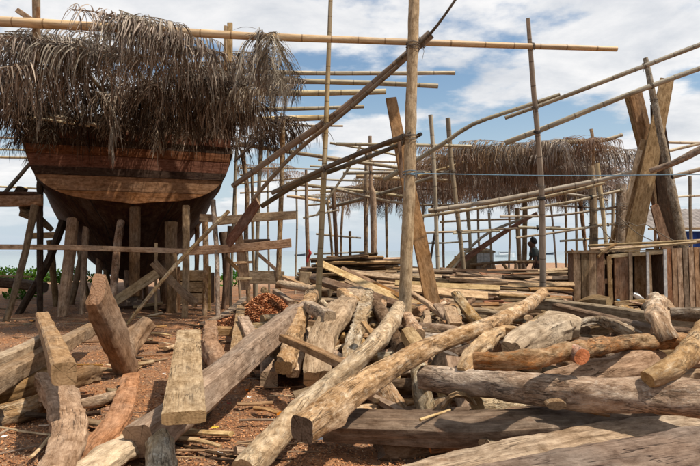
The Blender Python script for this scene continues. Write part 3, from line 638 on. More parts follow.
lashing(o, PD(411, 137, 9.95), Vector((0, 0, 1)), .098); lashing(o, PD(412.5, 44, 10.1), Vector((0, 0, 1)), .09)
brd('tan plank leaning behind the tall middle post, its top left of the post', [(391, 98), (404, 165), (420, 240), (434, 312)], (10.7, 10.1), [11, 13, 14.5, 15.5], 'orange_wood', .06, group=UP, normal=(.1, -1, .2))
brd('thin splinter of board between the leaning plank and the tall middle post', [(399, 140), (402, 178)], 10.35, 3.4, 'tan_wood', .03, group=UP)
up('pale grey pole crossing the tip of the long front bamboo', [(528, 18), (534, 95), (541, 180), (543, 290)], (11.5, 13), (4.2, 6.8), 'old_bamboo', lash=[(531, 48), (541, 186)])
up('slender pole left of the right thatch', [(430.5, 115), (434, 165), (438, 270)], 14.5, 4.2, 'old_bamboo')
up('slightly bent pole entering the right thatch', [(448, 118), (451, 160), (454, 185), (463, 262), (465, 280)], 14.8, 4.6, 'old_bamboo')
up('grey post left of the tall middle post with a slat tied to it', [(370, 136), (371, 182), (373, 200), (374, 262)], 17.5, [3.4, 3.8, 6.5, 6], 'grey_wood', kind='log')
up('straight pole close to the left of the grey post', [(367, 150), (366, 200), (366, 262)], 18.2, 4.2, 'tan_bark', kind='log')
up('dark footed pole standing behind the end of the right planks', [(283, 117), (282, 175), (280, 230), (278, 290)], 14.2, (4.4, 5.4), 'tan_bark', kind='log')
up('thin pole between the hull and the dark footed pole', [(262, 133), (259, 190), (256, 288)], 15.5, 4, 'old_bamboo')
up('crooked thin pole right beside the hull', [(242, 150), (247, 190), (246, 240), (248, 290)], 16, 4.4, 'tan_bark', kind='log')
up('very thin pole at the hull right edge', [(237, 138), (234, 205), (231, 290)], 17, 3, 'old_bamboo')
up('pole carrying the red rag', [(306, 170), (307, 225), (309, 285)], 16.5, [2.6, 4, 4.4], 'grey_wood', kind='log')
up('thin leaning pole right of the slender bamboo', [(327, 200), (330, 225), (334, 285)], 17.5, 2.6, 'grey_wood', kind='log')
up('bent pole next to the thin leaning one', [(333, 188), (335, 220), (338, 285)], 18, 4.2, 'brown_wood', kind='log')
up('short far post with two cross bars', [(350, 231), (350.5, 275)], 20, 2.6, 'brown_wood', kind='log')
pole('upper cross bar of the short far post', [(316, 234), (361, 238)], 20, 2, 'old_bamboo'); pole('lower cross bar of the short far post', [(314, 254), (364, 252)], 20.4, 1.8, 'old_bamboo')
for a, b, c_, d_, Y, w_, lab in [(236, 165, 237, 240, 18, 3, 'faint pole just right of the hull behind the others'), (268, 150, 269, 275, 21, 2.2, 'faint far pole left of the dark footed pole'), (296, 182, 296, 262, 22, 2, 'faint far pole between the dark footed pole and the red rag'),
                                 (343, 205, 341, 262, 21, 2.4, 'faint far pole left of the grey post'), (386, 196, 387, 262, 22, 2.6, 'faint far pole right of the grey post'), (424, 200, 423, 268, 20, 2.4, 'faint far pole just right of the leaning plank'),
                                 (478, 200, 480, 262, 21, 2.4, 'faint far pole above the panelled hut'), (508, 200, 509, 262, 21, 2.2, 'faint far pole above the trestle bench'), (565, 190, 566, 262, 21, 2.4, 'faint far pole between the man and the hutches'),
                                 (613, 190, 611, 262, 18, 3, 'thin pole left of the stout sawn post'), (690, 176, 692, 262, 18, 3, 'thin pole before the tin roof at the right edge'), (575, 172, 577, 262, 20, 2.6, 'thin pole left of the thick grey post'), (252, 168, 254, 280, 17, 3, 'thin pole between hull and dark footed pole')]:
    up(lab, [(a, b), ((a + c_) / 2 + rng.uniform(-1.5, 1.5), (b + d_) / 2), (c_, d_)], Y, w_, rng.choice(['old_bamboo', 'grey_wood', 'old_bamboo']))
# diagonals
DG = 'slanting poles in front of the middle'
pole('thick brown bamboo slanting from upper centre down to the hull', [(431, 34), (376, 82), (338, 113), (281, 152), (233, 186)], (10.35, 12.5), (9.5, 5.5), 'brown_bamboo', 'slanting_pole', group=DG, lash=[(412, 50), (325, 124)])
pole('thinner bamboo slanting beside the thick one, ending in the air', [(398, 66), (344, 113), (296, 152), (252, 200)], (10.5, 12), (4.5, 4), 'brown_bamboo', 'slanting_pole', group=DG)
pole('thin dark stick continuing the slanting bamboo to the top edge', [(462, -10), (430, 34), (396, 62)], (10.0, 10.3), (2.5, 3.5), 'dark_bamboo', 'slanting_pole', 'stick', group=DG)
pole('dark bamboo slanting down left from the tall middle post', [(412, 134), (376, 147), (330, 166), (272, 193)], (9.9, 11.4), (6, 4.5), 'dark_bamboo', 'slanting_pole', group=DG, lash=[(403, 137)], lmat='twine')
pole('lower dark bamboo running beside it and curving towards the hull', [(421, 134), (394, 147), (345, 166), (300, 183), (262, 206)], (10.0, 12.3), (4, 5), 'dark_bamboo', 'slanting_pole', group=DG)
pole('short dark stick crossing below the left thatch corner', [(257, 140), (234, 162)], 13.5, 2.6, 'dark_bamboo', 'slanting_pole', 'stick', group=DG)
pole('thin bare branch slanting through the rafters left of the right thatch', [(360, 146), (352, 163), (330, 196), (316, 216)], 14, 2.6, 'old_bamboo', 'slanting_pole', 'stick', group=DG)
# rafters between the two roofs (flat roof frame, far)
RF = 'thin rafters between the two thatches'
raf = [((336, 144), (472, 146), 14.5, 3, 'level rafter ending left of the right thatch'), ((240, 144), (415, 170), 15.5, 4, 'long rafter sloping gently from the hull to the middle post'),
       ((222, 146), (256, 147), 16, 2, 'short rafter stub beside the hull'), ((318, 160), (400, 162), 17, 2.2, 'very thin rafter under the dark bamboo'), ((343, 173), (452, 172), 17.5, 3.4, 'short pale rafter left of the middle post'),
       ((356, 176), (452, 181), 18.5, 4, 'thick pale rafter left of the middle post'), ((286, 183), (410, 197), 19, 3.2, 'rafter sloping through the left part of the gap'), ((287, 196), (330, 202), 20, 3, 'stub of a rafter with a cut end'),
       ((300, 196), (345, 197), 22, 2, 'faint thin rafter in the gap'), ((312, 187), (450, 190), 21, 2, 'thin rafter over the far thatch edge'), ((240, 168), (330, 170), 19, 1.6, 'thin far wire like rafter near the hull'),
       ((300, 178), (372, 181), 22, 2.2, 'pale thin rafter in the gap'), ((308, 205), (330, 203), 23, 2, 'lowest rafter stub in the gap'), ((303, 218), (338, 210), 17, 2, 'short bent stick tied to the pole with the red rag'),
       ((240, 175), (262, 172), 19, 1.8, 'tiny rafter stub between hull and pole')]
raf += [((236, 184), (300, 178), 20, 1.8, 'faint level rafter right of the hull, upper'), ((240, 193), (325, 190), 21, 1.8, 'faint level rafter right of the hull, lower'), ((310, 166), (398, 170), 20, 2, 'faint rafter under the gently sloping long one'), ((320, 192), (402, 188), 22, 2.4, 'faint rafter at the far edge left of the middle post'),
        ((420, 205), (520, 203), 19, 2, 'faint rail below the right thatch fringe'), ((440, 222), (520, 219), 19, 2, 'faint rail below the thick pale rail'), ((420, 243), (470, 241), 19, 1.8, 'faint low rail right of the leaning plank'), ((545, 205), (640, 212), 18, 2, 'faint rail crossing under the pale rail at right'),
        ((560, 241), (620, 238), 16, 2, 'low thin rail just above the hutches'), ((330, 143), (410, 158), 16.5, 2.2, 'thin rafter under the level one left of the middle post'), ((418, 176), (470, 160), 17, 2.6, 'thin rafter rising into the right thatch')]
for a, b, Y, d, lab in raf: pole(lab, [a, ((a[0] + b[0]) / 2, (a[1] + b[1]) / 2 + rng.uniform(-.8, .8)), b], Y, d, rng.choice(['old_bamboo', 'bamboo']), 'rafter', 'rafter', RF)
pole('rising rafter at the front left edge of the right thatch', [(330, 207), (380, 194), (455, 170)], (20, 16), 3.6, 'old_bamboo', 'rafter', 'rafter', RF)
pole('rafter crossing the rising one under the right thatch', [(333, 188), (372, 198), (415, 205)], (19, 17), 3, 'old_bamboo', 'rafter', 'rafter', RF)

# ------------------------------------------------------------------ right frame
RR = 'bamboo poles of the right roof frame'
def rp(label, pts, Y, d, mat='old_bamboo', **kw): return pole(label, pts, Y, d, mat, 'bamboo_pole', 'bamboo pole', RR, **kw)
rp('bent bamboo climbing right and ending at a dark cut tip', [(384, 180), (420, 158), (447, 141), (473, 124), (520, 108), (560, 94.5)], (13.5, 12.5), 4.4, lash=[(538, 102)])
rp('long bamboo climbing to the upper right edge', [(505, 118), (560, 98), (610, 79), (712, 40)], (12.6, 11.8), (3.8, 5), 'old_bamboo', lash=[(645, 66)])
rp('lower long bamboo climbing to the right edge', [(505, 143), (545, 128), (592, 109), (640, 90), (712, 64)], (13, 12), 5.4, 'old_bamboo', lash=[(652, 86)])
rp('short bamboo stub lying on the right thatch with a dark cut end', [(560, 142), (600, 141), (622, 134.5)], 15.8, 4.2)
rp('thick pale bamboo rail sloping up below the right thatch', [(428, 211), (500, 200), (560, 188), (602, 180), (632, 172)], (13.5, 12.5), 4.8, 'old_bamboo', lash=[(542, 192), (594, 182)])
rp('thinner bamboo rail just under the thick pale rail', [(418, 217), (480, 208), (545, 197), (605, 183)], (14, 13), 3.2, 'old_bamboo')
rp('thin bamboo rail second below the pale rail', [(520, 209), (570, 202), (605, 194), (622, 190)], 14.5, 2.8)
rp('short bamboo slanting down right under the pale rail', [(560, 193), (590, 197), (608, 200)], 15, 2.6)
rp('thin rail halfway down the right frame', [(500, 216.5), (560, 215), (640, 203)], 15.5, 2.4)
rp('sagging rail at the level of the standing man', [(518, 227), (575, 229), (600, 225), (640, 224)], 15, 2.6)
rp('rail crossing right above the man', [(516, 238), (560, 232), (605, 225), (620, 224)], 14.6, 2.2)
rp('thin level rail left of the leaning dark plank', [(418, 233), (470, 231), (512, 228.5), (560, 227)], 16, 2.2)
rp('short doubled rail piece on that level rail', [(453, 233.5), (500, 231)], 15.9, 2.0)
rp('thick curved grey branch coming in from the right edge', [(650, 171), (668, 165), (684, 158), (712, 143)], (12.9, 12.2), (5.5, 8), 'grey_bark', kind='log')
rp('second branch low at the right edge', [(672, 177), (712, 166)], 13, 4.5, 'old_bamboo')
rp('level thin bamboo right of the leaning boards', [(668, 142.5), (712, 143)], 16, 2.6, 'bamboo')
rp('thin bamboo slanting right of the leaning boards', [(668, 151), (712, 141)], 16, 3, 'bamboo')
rp('thin far bamboo above the tin roof', [(676, 197), (712, 195)], 17, 2, 'bamboo')
up('thick grey round post left of the leaning boards', [(591, 166), (593, 200), (594, 260)], 15, (6, 8.4), 'grey_wood', kind='log', lash=[(593, 182)])
up('slender bamboo crossing that thick post at a slant', [(597, 163), (602, 205), (608, 262)], 14.5, 4.2, 'bamboo')
up('short stout post with a sawn top at the foot of the leaning boards', [(621.5, 184), (620.5, 215), (620, 258)], 14.6, 9.5, 'grey_bark', kind='log')
up('thin leaning pole seen through the right frame', [(580, 200), (583, 225), (588, 275)], 17, 3.8, 'tan_bark', kind='log')
up('very thin stick seen through the right frame', [(549, 193), (553, 225), (557, 275)], 18, 2)
up('thin post head above the right thatch', [(591, 129), (593, 150), (594, 250)], 16, 3, 'grey_wood', kind='log')
up('stout far post behind the man', [(524, 188), (525, 210), (524, 285)], 19.5, 5, 'grey_wood', kind='log')
up('pale far post left of the man', [(517, 208), (518, 232), (521, 285)], 20, 4.6, 'old_bamboo')
up('thin far post left of the dark leaning plank', [(467, 205), (470, 240), (471, 285)], 18.5, 3.6, 'old_bamboo')
up('short thin post crossing the dark leaning plank', [(489, 213), (491, 250), (492, 285)], 17.5, 2.4, 'old_bamboo')
up('thin dark leaning stick left of the right frame', [(440, 205), (432, 250), (428, 280)], 18, 2.4, 'dark_bamboo')
up('far pole with twigs in the gap right of the middle post', [(443, 180), (443, 230), (444, 285)], 21, 2.6, 'grey_wood', kind='log')
brd('dark red plank leaning up to the right over the trestle', [(537, 213), (500, 235), (458, 264)], (16, 17), [3.2, 4.5, 6.5], 'red_wood', .06, group=RR)
rp('thin curved pole just above the dark leaning plank', [(528, 217), (490, 232), (468, 250), (447, 276)], 16.6, 2.8)
brd('light brace sloping from the ground to the slanting far pole', [(443, 274), (463, 252)], 15.5, 4.5, 'tan_wood', .05, group=RR)

# boards leaning together behind the hutches
LB = 'boards leaning together behind the hutches'
def lean(label, pts, Y, d, mat, t=.05, nrm=(0, -1, .1)): 
    n = len(pts); Ys = spread(Y, n); ds = spread(d, n); P_ = [PD(x, y, q) for (x, y), q in zip(pts, Ys)]; W = [a * q / F_PX for a, q in zip(ds, Ys)]
    P2 = toground(P_); W += [W[-1]] * (len(P2) - len(P_)); return stick('leaning_board', label, 'board', mat, P2, W, t, 'board', LB, normal=nrm)
lean('tan board leaning left, its square top leftmost of the bundle', [(635, 93), (646, 140), (668, 248)], (15.2, 15.4), [15, 15, 15], 'tan_wood', .09, (.15, -1, .1))
lean('dark board edge flush left of the tan leaning board', [(628.5, 97), (637, 130), (648, 172)], (15.35, 15.4), [7, 7, 7], 'brown_wood', .12, (.3, -1, .1))
lean('broad pale board leaning right with a pointed top, in front of the bundle', [(667, 79), (652, 155), (632, 248)], (15.0, 14.85), [13, 15, 16], 'yellow_wood', .06, (-.1, -1, .1))
lean('narrow tan board left of the broad pale one', [(645, 140), (632, 190), (612, 248)], (15.2, 15.05), [8, 9, 9], 'tan_wood', .05)
lean('dark narrow board behind the pale one', [(648, 140), (640, 180), (622, 248)], (15.3, 15.2), [6, 8, 8], 'brown_wood', .05)
lean('dark weathered back board leaning left behind the bundle', [(656, 104), (662, 160), (674, 248)], (15.05, 15.1), [11, 17, 24], 'dark_wood', .06)
lean('orange board foot right of the pale board', [(654, 205), (667, 248)], (15.0, 15.0), [8, 11], 'orange_wood', .05)
lean('second pale narrow board at the left foot of the bundle', [(640, 150), (627, 200), (616, 248)], (15.1, 14.95), [5, 5, 6], 'pale_wood', .04)
lean('short light lath in front of the dark back board', [(668, 203), (662, 228)], 15.2, 4, 'tan_wood', .03)
lean('broken lath end halfway up the bundle', [(660, 136), (665, 160)], 15.15, 2.6, 'pale_wood', .03)
o = up('tall blackened pole with bluish stains leaning in the board bundle', [(645.5, 58), (651, 85), (662, 140), (672, 190), (684, 250)], (14.7, 14.6), (5, 9.5), 'grey_bark', kind='log', lash=[(655, 100), (667, 163)], lmat='twine')
for i, (pts, lab) in enumerate([(([(628, 222), (636, 226), (645, 224), (668, 238), (690, 246)]), 'twisted vine sagging across the foot of the board bundle'), ([(618, 216), (640, 235), (668, 246)], 'second vine lower across the board bundle'), ([(600, 226), (612, 240), (622, 243), (640, 246)], 'wiry twig left of the board bundle')]):
    stick('vine', lab, 'vine', 'twine', [PD(x, y, 14.3) for x, y in pts], .022, kind='round', end='twine', n=6, group='vines on the board bundle')
# rope lashings where neighbouring poles cross
def cross(a, b, c, d):
    r_ = (b[0] - a[0], b[1] - a[1]); s_ = (d[0] - c[0], d[1] - c[1]); den = r_[0] * s_[1] - r_[1] * s_[0]
    if abs(den) < 1e-6: return None
    t_ = ((c[0] - a[0]) * s_[1] - (c[1] - a[1]) * s_[0]) / den; u_ = ((c[0] - a[0]) * r_[1] - (c[1] - a[1]) * r_[0]) / den
    return (t_, u_) if 0 <= t_ <= 1 and 0 <= u_ <= 1 else None
nl = 0; done = []
for i, (o1, p1, Y1, Q1, W1, l1) in enumerate(POLES):
    for (o2, p2, Y2, Q2, W2, l2) in POLES[i + 1:]:
        if 'prop' in o1.name or 'prop' in o2.name: continue
        for a in range(len(p1) - 1):
            for b in range(len(p2) - 1):
                r_ = cross(p1[a], p1[a + 1], p2[b], p2[b + 1])
                if not r_: continue
                ya = Y1[a] + (Y1[a + 1] - Y1[a]) * r_[0]; yb = Y2[b] + (Y2[b + 1] - Y2[b]) * r_[1]
                if abs(ya - yb) > 1.3 or nl > 90: continue
                px = p1[a][0] + (p1[a + 1][0] - p1[a][0]) * r_[0]; py = p1[a][1] + (p1[a + 1][1] - p1[a][1]) * r_[0]
                if not (-5 < px < 705 and -5 < py < 262) or any(math.hypot(px - x, py - y) < 7 for x, y in done + l1 + l2): continue
                done.append((px, py)); nl += 1
                if ya < yb: po, T_, pp, w_ = o1, Q1[a + 1] - Q1[a], Q1[a].lerp(Q1[a + 1], r_[0]), W1[a]
                else: po, T_, pp, w_ = o2, Q2[b + 1] - Q2[b], Q2[b].lerp(Q2[b + 1], r_[1]), W2[b]
                lashing(po, pp, T_, w_ / 2 + .008, rng.choice(['twine', 'twine', 'black_cord', 'tan_twine']), 4)
# blue rope
def cordline(label, pts, Y, r, mat, name='rope', cat='rope'):
    mb = MB(); Ys = spread(Y, len(pts)); sweep(mb, [PD(x, y, q) for (x, y), q in zip(pts, Ys)], r, None, 'round', n=6, step=.5, rough=0)
    return tag(mb.build(name, [mat, mat], None, PD(*pts[0], Ys[0])), label, cat)
cordline('taut thin blue rope from the tall middle post to the right edge', [(411, 173), (480, 174.6), (560, 175.5), (640, 175), (712, 174.4)], (9.8, 11.5), .016, 'blue_rope')
mb = MB(); p0 = PD(309, 250, 16.3)
sweep(mb, [p0 + Vector((0, 0, .0)), p0 + Vector((.03, -.03, -.10)), p0 + Vector((-.02, -.02, -.2)), p0 + Vector((-.04, -.02, -.34))], [.04, .07, .05, .06], [.04, .05, .03, .03], 'log', rough=.3); tag(mb.build('rag', ['red_cloth', 'red_cloth'], None, p0), 'red rag tied to a pole before the sea', 'rag')

# ------------------------------------------------------------------ hutches (right)
HY = 13.4
HG = 'old wooden hutches behind the log pile'
def hx(px, Y=HY): return PD(px, 250, Y).x
def hz(py, Y=HY): return PD(350, py, Y).z
def vboard(parent, name, x0, x1, y0, y1, Y, mat, t=.03, tilt=0.0, label=None):
    mb = MB(); sweep(mb, [Vector((hx((x0 + x1) / 2 + tilt, Y), Y, hz(y0, Y))), Vector((hx((x0 + x1) / 2, Y), Y, hz(y1, Y)))], abs(hx(x1, Y) - hx(x0, Y)), t, 'board', normal=(0, -1, 0), rough=.05)
    o = mb.build(name, [mat, 'dark_end'], parent)
    if label: o['label'] = label
    return o
def hboard(parent, name, x0, x1, y0, y1, h_, Y, mat, t=.03, depth=None):
    mb = MB(); sweep(mb, [Vector((hx(x0, Y), Y, hz(y0, Y))), Vector((hx(x1, Y), Y, hz(y1, Y)))], h_ * Y / F_PX, t, 'board', normal=(0, -1, 0), rough=.05); return mb.build(name, [mat, 'tan_end'], parent)
def shell(parent, x0, x1, zt, zb, Y0, Y1, mat='dark_wood'):   # back, sides, floor
    a, b = hx(x0), hx(x1)
    mb = MB(); mb.box(((a + b) / 2, Y1, (zt + zb) / 2), (b - a, .03, zt - zb - .02)); mb.build('back_panel', mat, parent)
    for x in (a + .015, b - .015):
        mb = MB(); mb.box((x, (Y0 + Y1) / 2, (zt + zb) / 2), (.03, Y1 - Y0 - .04, zt - zb - .03)); mb.build('side_panel', 'brown_wood', parent)
zb = .12
h1 = empty('wooden_hutch', (hx(588), HY, zb)); tag(h1, 'leftmost hutch with upright brown slats on its front', 'hutch', HG)
shell(h1, 573.5, 604, hz(253), zb, HY, HY + .35)
for k in range(4): vboard(h1, 'slat', 573 + k * 7.7, 573 + (k + 1) * 7.7 - .5, 253 + rng.uniform(-.5, .5), 330, HY - .02, ['brown_wood', 'brown_wood', 'tan_wood', 'brown_wood'][k], tilt=rng.uniform(-.4, .4))
mb = MB(); mb.box((hx(588.5), HY + .16, hz(252)), (.80, .46, .04), jit=.02); mb.build('lid', 'pale_wood', h1)
h2 = empty('wooden_hutch', (hx(634), HY, zb)); tag(h2, 'middle hutch with a reddish door, open window and whitewashed posts', 'hutch', HG)
shell(h2, 604.5, 665, hz(252), zb, HY + .05, HY + .95)
hboard(h2, 'crossbar', 601, 612, 262, 262, 5, HY, 'grey_wood'); hboard(h2, 'crossbar', 601, 612, 281, 281, 4.5, HY, 'grey_wood')
d_ = vboard(h2, 'door', 614, 631, 254, 302, HY + .02, 'red_wood', .035, label='reddish worn door panel'); 
mb = MB(); p = Vector((hx(617), HY - .03, hz(301))); mb.box(p, (.06, .05, .07), jit=.01); mb.build('latch', 'blue_rope', d_)
vboard(h2, 'frame_post', 608, 612.5, 256, 304, HY - .03, 'tan_wood', tilt=-1.5); vboard(h2, 'frame_post', 628.5, 632, 252, 302, HY - .03, 'grey_wood', tilt=0)
vboard(h2, 'frame_post', 646.2, 648.8, 252, 302, HY - .04, 'whitewash', label='whitewashed post'); vboard(h2, 'frame_post', 648.9, 651.7, 252, 300, HY + .01, 'tan_wood', tilt=-1)
vboard(h2, 'frame_post', 663.4, 666.5, 249, 304, HY - .04, 'whitewash', label='whitewashed post')
hboard(h2, 'sill', 614, 666, 304, 300, 5, HY - .06, 'grey_wood', .08); hboard(h2, 'lintel', 608, 666, 256.5, 252, 3.4, HY - .01, 'pale_wood')
vboard(h2, 'inner_panel', 634, 648, 254, 303, HY + .45, 'brown_wood')
cl = MB(); p = Vector((hx(637.5), HY + .05, hz(297)))
sweep(cl, [p + Vector((-.08, 0, .07)), p + Vector((0, 0, .03)), p + Vector((.12, .02, -.06))], [.07, .17, .12], [.08, .12, .08], 'log', rough=.3); tag(cl.build('white_cloth', ['white_cloth', 'white_cloth'], None, p), 'crumpled white cloth lying in the open hutch window', 'cloth')
h3 = empty('wooden_hutch', (hx(690), HY, zb)); tag(h3, 'rightmost hutch closed by pale grey upright slats', 'hutch', HG)
shell(h3, 666.8, 718, hz(248), zb, HY + .05, HY + .95)
for k in range(9):
    x0 = 667 + k * 5.6; vboard(h3, 'slat', x0, x0 + 4.7, 248.5 - k * .25, 312 - k * 1.0, HY - .02, rng.choice(['grey_wood', 'tan_wood', 'grey_wood']) if k else 'orange_wood', tilt=-1.2 + rng.uniform(-.3, .3))
for i, (a, b, y0, y1, d, m_, lab) in enumerate([(602, 700, 252, 244.5, 2.6, 'pale_wood', 'long pale lath along the top front of the hutches'), (596, 640, 250.5, 249, 3, 'grey_wood', 'grey stick lying on the middle hutch'), (598, 720, 247, 242, 2.4, 'tan_wood', 'long board lying along the back of the hutch tops'), (640, 722, 249, 243.5, 2.6, 'grey_wood', 'board lying over the right hutch top')]):
    stick('lath', lab, 'lath', m_, [Vector((hx(a), HY + .1 + .22 * i, hz(y0) + .03)), Vector((hx(b), HY + .15 + .2 * i, hz(y1) + .05))], d * HY / F_PX, .05, 'board', 'laths lying on the hutches', normal=(0, -.5, 1))
stick('lath', 'dark crooked stick poking from the left end of the middle hutch top', 'lath', 'brown_wood', [PD(598, 257, HY - .15), PD(607, 249, HY), PD(616, 244, HY + .3)], .06, kind='log', group='laths lying on the hutches')
stick('lath', 'broken splinter sticking up at the far left hutch corner', 'lath', 'tan_wood', [PD(575, 254, HY), PD(571.5, 249, HY - .1)], [.05, .02], kind='log', group='laths lying on the hutches')
mb = MB(); cx1 = hx(655); mb.box(((hx(604) + hx(722)) / 2, HY + .55, hz(250) - .02), (hx(722) - hx(604), 1.0, .03)); mb.build('top_panel', 'grey_wood', h2)

# low roof with tarpaulin behind, right edge
sh = empty('low_shed', (PD(690, 240, 21).x, 21, .3)); tag(sh, 'low grey roofed shelter with a blue tarpaulin wall at the right edge', 'shed')
mb = MB(); z1 = PD(350, 209, 21).z; z0 = PD(350, 227, 21).z; xa, xb = PD(645, 225, 21).x, PD(760, 225, 21).x; nn_ = 40
vvs, gg = [], []
for k in range(nn_ + 1):
    x = xa + (xb - xa) * k / nn_
    for (yy, z) in ((20.6, z0 - .04), (22.6, z1 + .1 * min(1, k / 8)), (25, z1 + .05)): vvs.append((x, yy, z + .02 * (k % 2))); gg.append((yy, x, z))
mb.add(vvs, [(3 * k + a, 3 * k + 3 + a, 3 * k + 4 + a, 3 * k + 1 + a) for k in range(nn_) for a in (0, 1)], gg); mb.build('roof', 'roofing', sh)
mb = MB(); sweep(mb, [Vector((xa - .1, 20.55, z0 - .08)), Vector((xb, 20.55, z0 - .05))], .1, .08, 'board'); mb.build('fascia', ['tan_wood', 'tan_end'], sh)
mb = MB(); tp = []; tg = []
for i in range(17):
    for j in range(9): x = PD(683, 228, 21).x + 2.6 * i / 16; z = .3 + (z0 - .45) * j / 8; tp.append((x, 20.9 + .08 * math.sin(i * 1.7 + j * .4), z)); tg.append((x, z, 0))
mb.add(tp, [(i * 9 + j, (i + 1) * 9 + j, (i + 1) * 9 + j + 1, i * 9 + j + 1) for i in range(16) for j in range(8)], tg, 0, True); mb.build('tarpaulin', 'blue_tarp', sh)
for x in (xa + .2, xa + 2.0):
    mb = MB(); sweep(mb, [Vector((x, 20.7, z0)), Vector((x, 20.7, .2))], .1, None, 'log'); mb.build('post', ['grey_wood', 'tan_end'], sh)

# trestle bench and small panelled hut by the man
TY = 17.5
tr = empty('trestle_bench', (PD(500, 262, TY).x, TY, H(4, TY))); tag(tr, 'rough trestle bench between the panelled hut and the man', 'bench')
mb = MB(); sweep(mb, [PD(470, 265, TY), PD(500, 262.5, TY), PD(533, 262, TY)], .09, None, 'log'); mb.build('top_pole', ['brown_wood', 'tan_end'], tr)
mb = MB(); sweep(mb, [PD(474, 264, TY + .5), PD(533, 261, TY + .5)], .3, .05, 'board', normal=(0, 0, 1)); mb.build('top_board', ['brown_wood', 'tan_end'], tr)
for (a, b, c_, d_) in ((486, 264, 475, 277), (503, 264, 513, 276), (516, 263, 515.5, 278), (523, 263, 527, 277), (493, 264, 497, 277)):
    mb = MB(); q = toground([PD(a, b, TY), PD(c_, d_, TY)]); sweep(mb, q, .09, None, 'log'); mb.build('leg', ['grey_wood', 'tan_end'], tr)
hut = empty('panelled_hut', (PD(484, 262, 18.6).x, 18.6, H(4, 18.6))); tag(hut, 'small hut of pale and dark panels left of the trestle bench', 'hut')
mb = MB()
for k in range(5): 
    x0_, x1_ = PD(477 + k * 3.3, 256, 18.2).x, PD(480.1 + k * 3.3, 256, 18.2).x; mb.box(((x0_ + x1_) / 2, 18.2, 1.05), (x1_ - x0_, .05, 1.0 + .1 * (k % 2)))
mb.build('front_panel', 'whitewash', hut)
mb = MB(); mb.box((PD(473, 262, 18.2).x, 18.25, .95), (.42, .05, 1.1)); mb.build('front_panel', 'brown_wood', hut)['label'] = 'dark panel'
mb = MB(); mb.box((PD(464, 262, 18.2).x, 18.3, .8), (.34, .05, .8)); mb.build('front_panel', 'tan_wood', hut)['label'] = 'tan low panel'
mb = MB(); mb.box((PD(475, 262, 18.2).x, 19.2, .9), (.9, .05, 1.1)); mb.build('back_wall', 'brown_wood', hut)
mb = MB(); mb.box((PD(481, 262, 18.2).x, 18.7, 1.62), (.86, 1.1, .04), Euler((.1, 0, 0)).to_matrix()); mb.build('roof', 'grey_wood', hut)

# ------------------------------------------------------------------ the man
def skin_body(name, mat, verts, edges, radii, parent, subsurf=2, root=0):
    me = bpy.data.meshes.new(name); me.from_pydata([tuple(v) for v in verts], edges, []); o = bpy.data.objects.new(name, me); C.objects.link(o)
    sk = o.modifiers.new('skin', 'SKIN'); me.skin_vertices[0].data[root].use_root = True
    for i, r in enumerate(radii): me.skin_vertices[0].data[i].radius = (r, r) if isinstance(r, (int, float)) else r
    sb = o.modifiers.new('sub', 'SUBSURF'); sb.levels = sb.render_levels = subsurf
    dg = bpy.context.evaluated_depsgraph_get(); me2 = bpy.data.meshes.new_from_object(o.evaluated_get(dg)); o.modifiers.clear(); o.data = me2
    me2.materials.clear(); me2.materials.append(MATS[mat])
    for p in me2.polygons: p.use_smooth = True
    o.parent = parent; return o
MY = 18.6; mx = PD(537.5, 280, MY).x; mg = H(mx, MY)
man = empty('person', (mx, MY, mg)); tag(man, 'person in dark shirt and trousers bending forward beside the grey pole', 'person')
# local frame: x right, y away, z up; facing left (-x), bent a little forward
hip, chest, neck, head = (.03, 0, .92), (-.06, 0, 1.30), (-.14, 0, 1.45), (-.18, -.01, 1.55)
bv = [hip, (0, 0, 1.1), chest, neck, head, (-.19, -.01, 1.65),
      (-.02, -.10, .86), (-.05, -.11, .48), (.02, -.11, .08), (-.12, -.12, .04),
      (.07, .10, .86), (.10, .12, .48), (.14, .12, .08), (.02, .12, .04),
      (-.12, -.19, 1.36), (-.12, -.22, 1.08), (-.20, -.20, .86), (-.23, -.20, .78),
      (-.10, .19, 1.36), (-.14, .22, 1.08), (-.26, .18, .90), (-.30, .17, .83)]
be = [(0, 1), (1, 2), (2, 3), (3, 4), (4, 5), (0, 6), (6, 7), (7, 8), (8, 9), (0, 10), (10, 11), (11, 12), (12, 13), (2, 14), (14, 15), (15, 16), (16, 17), (2, 18), (18, 19), (19, 20), (20, 21)]
br = [.12, .11, .13, .085, .14, .13, .085, .055, .04, .035, .085, .055, .04, .035, .055, .042, .03, .025, .055, .042, .03, .025]
skin_body('body', 'skin', bv, be, br, man)
skin_body('shirt', 'shirt', [hip, (0, 0, 1.1), chest, (-.12, 0, 1.44), (-.12, -.19, 1.36), (-.12, -.215, 1.14), (-.10, .19, 1.36), (-.135, .215, 1.14)], [(0, 1), (1, 2), (2, 3), (2, 4), (4, 5), (2, 6), (6, 7)], [.15, .145, .165, .08, .08, .07, .08, .07], man)
skin_body('trousers', 'trousers', [(.03, 0, .96), (-.02, -.10, .84), (-.05, -.11, .48), (.02, -.11, .12), (.07, .10, .84), (.10, .12, .48), (.14, .12, .12)], [(0, 1), (1, 2), (2, 3), (0, 4), (4, 5), (5, 6)], [.14, .11, .08, .07, .11, .08, .07], man)
skin_body('hair', 'hair', [(-.11, -.01, 1.52), (-.12, -.01, 1.60), (-.16, -.01, 1.67), (-.22, -.01, 1.67)], [(0, 1), (1, 2), (2, 3)], [.11, .15, .15, .11], man)
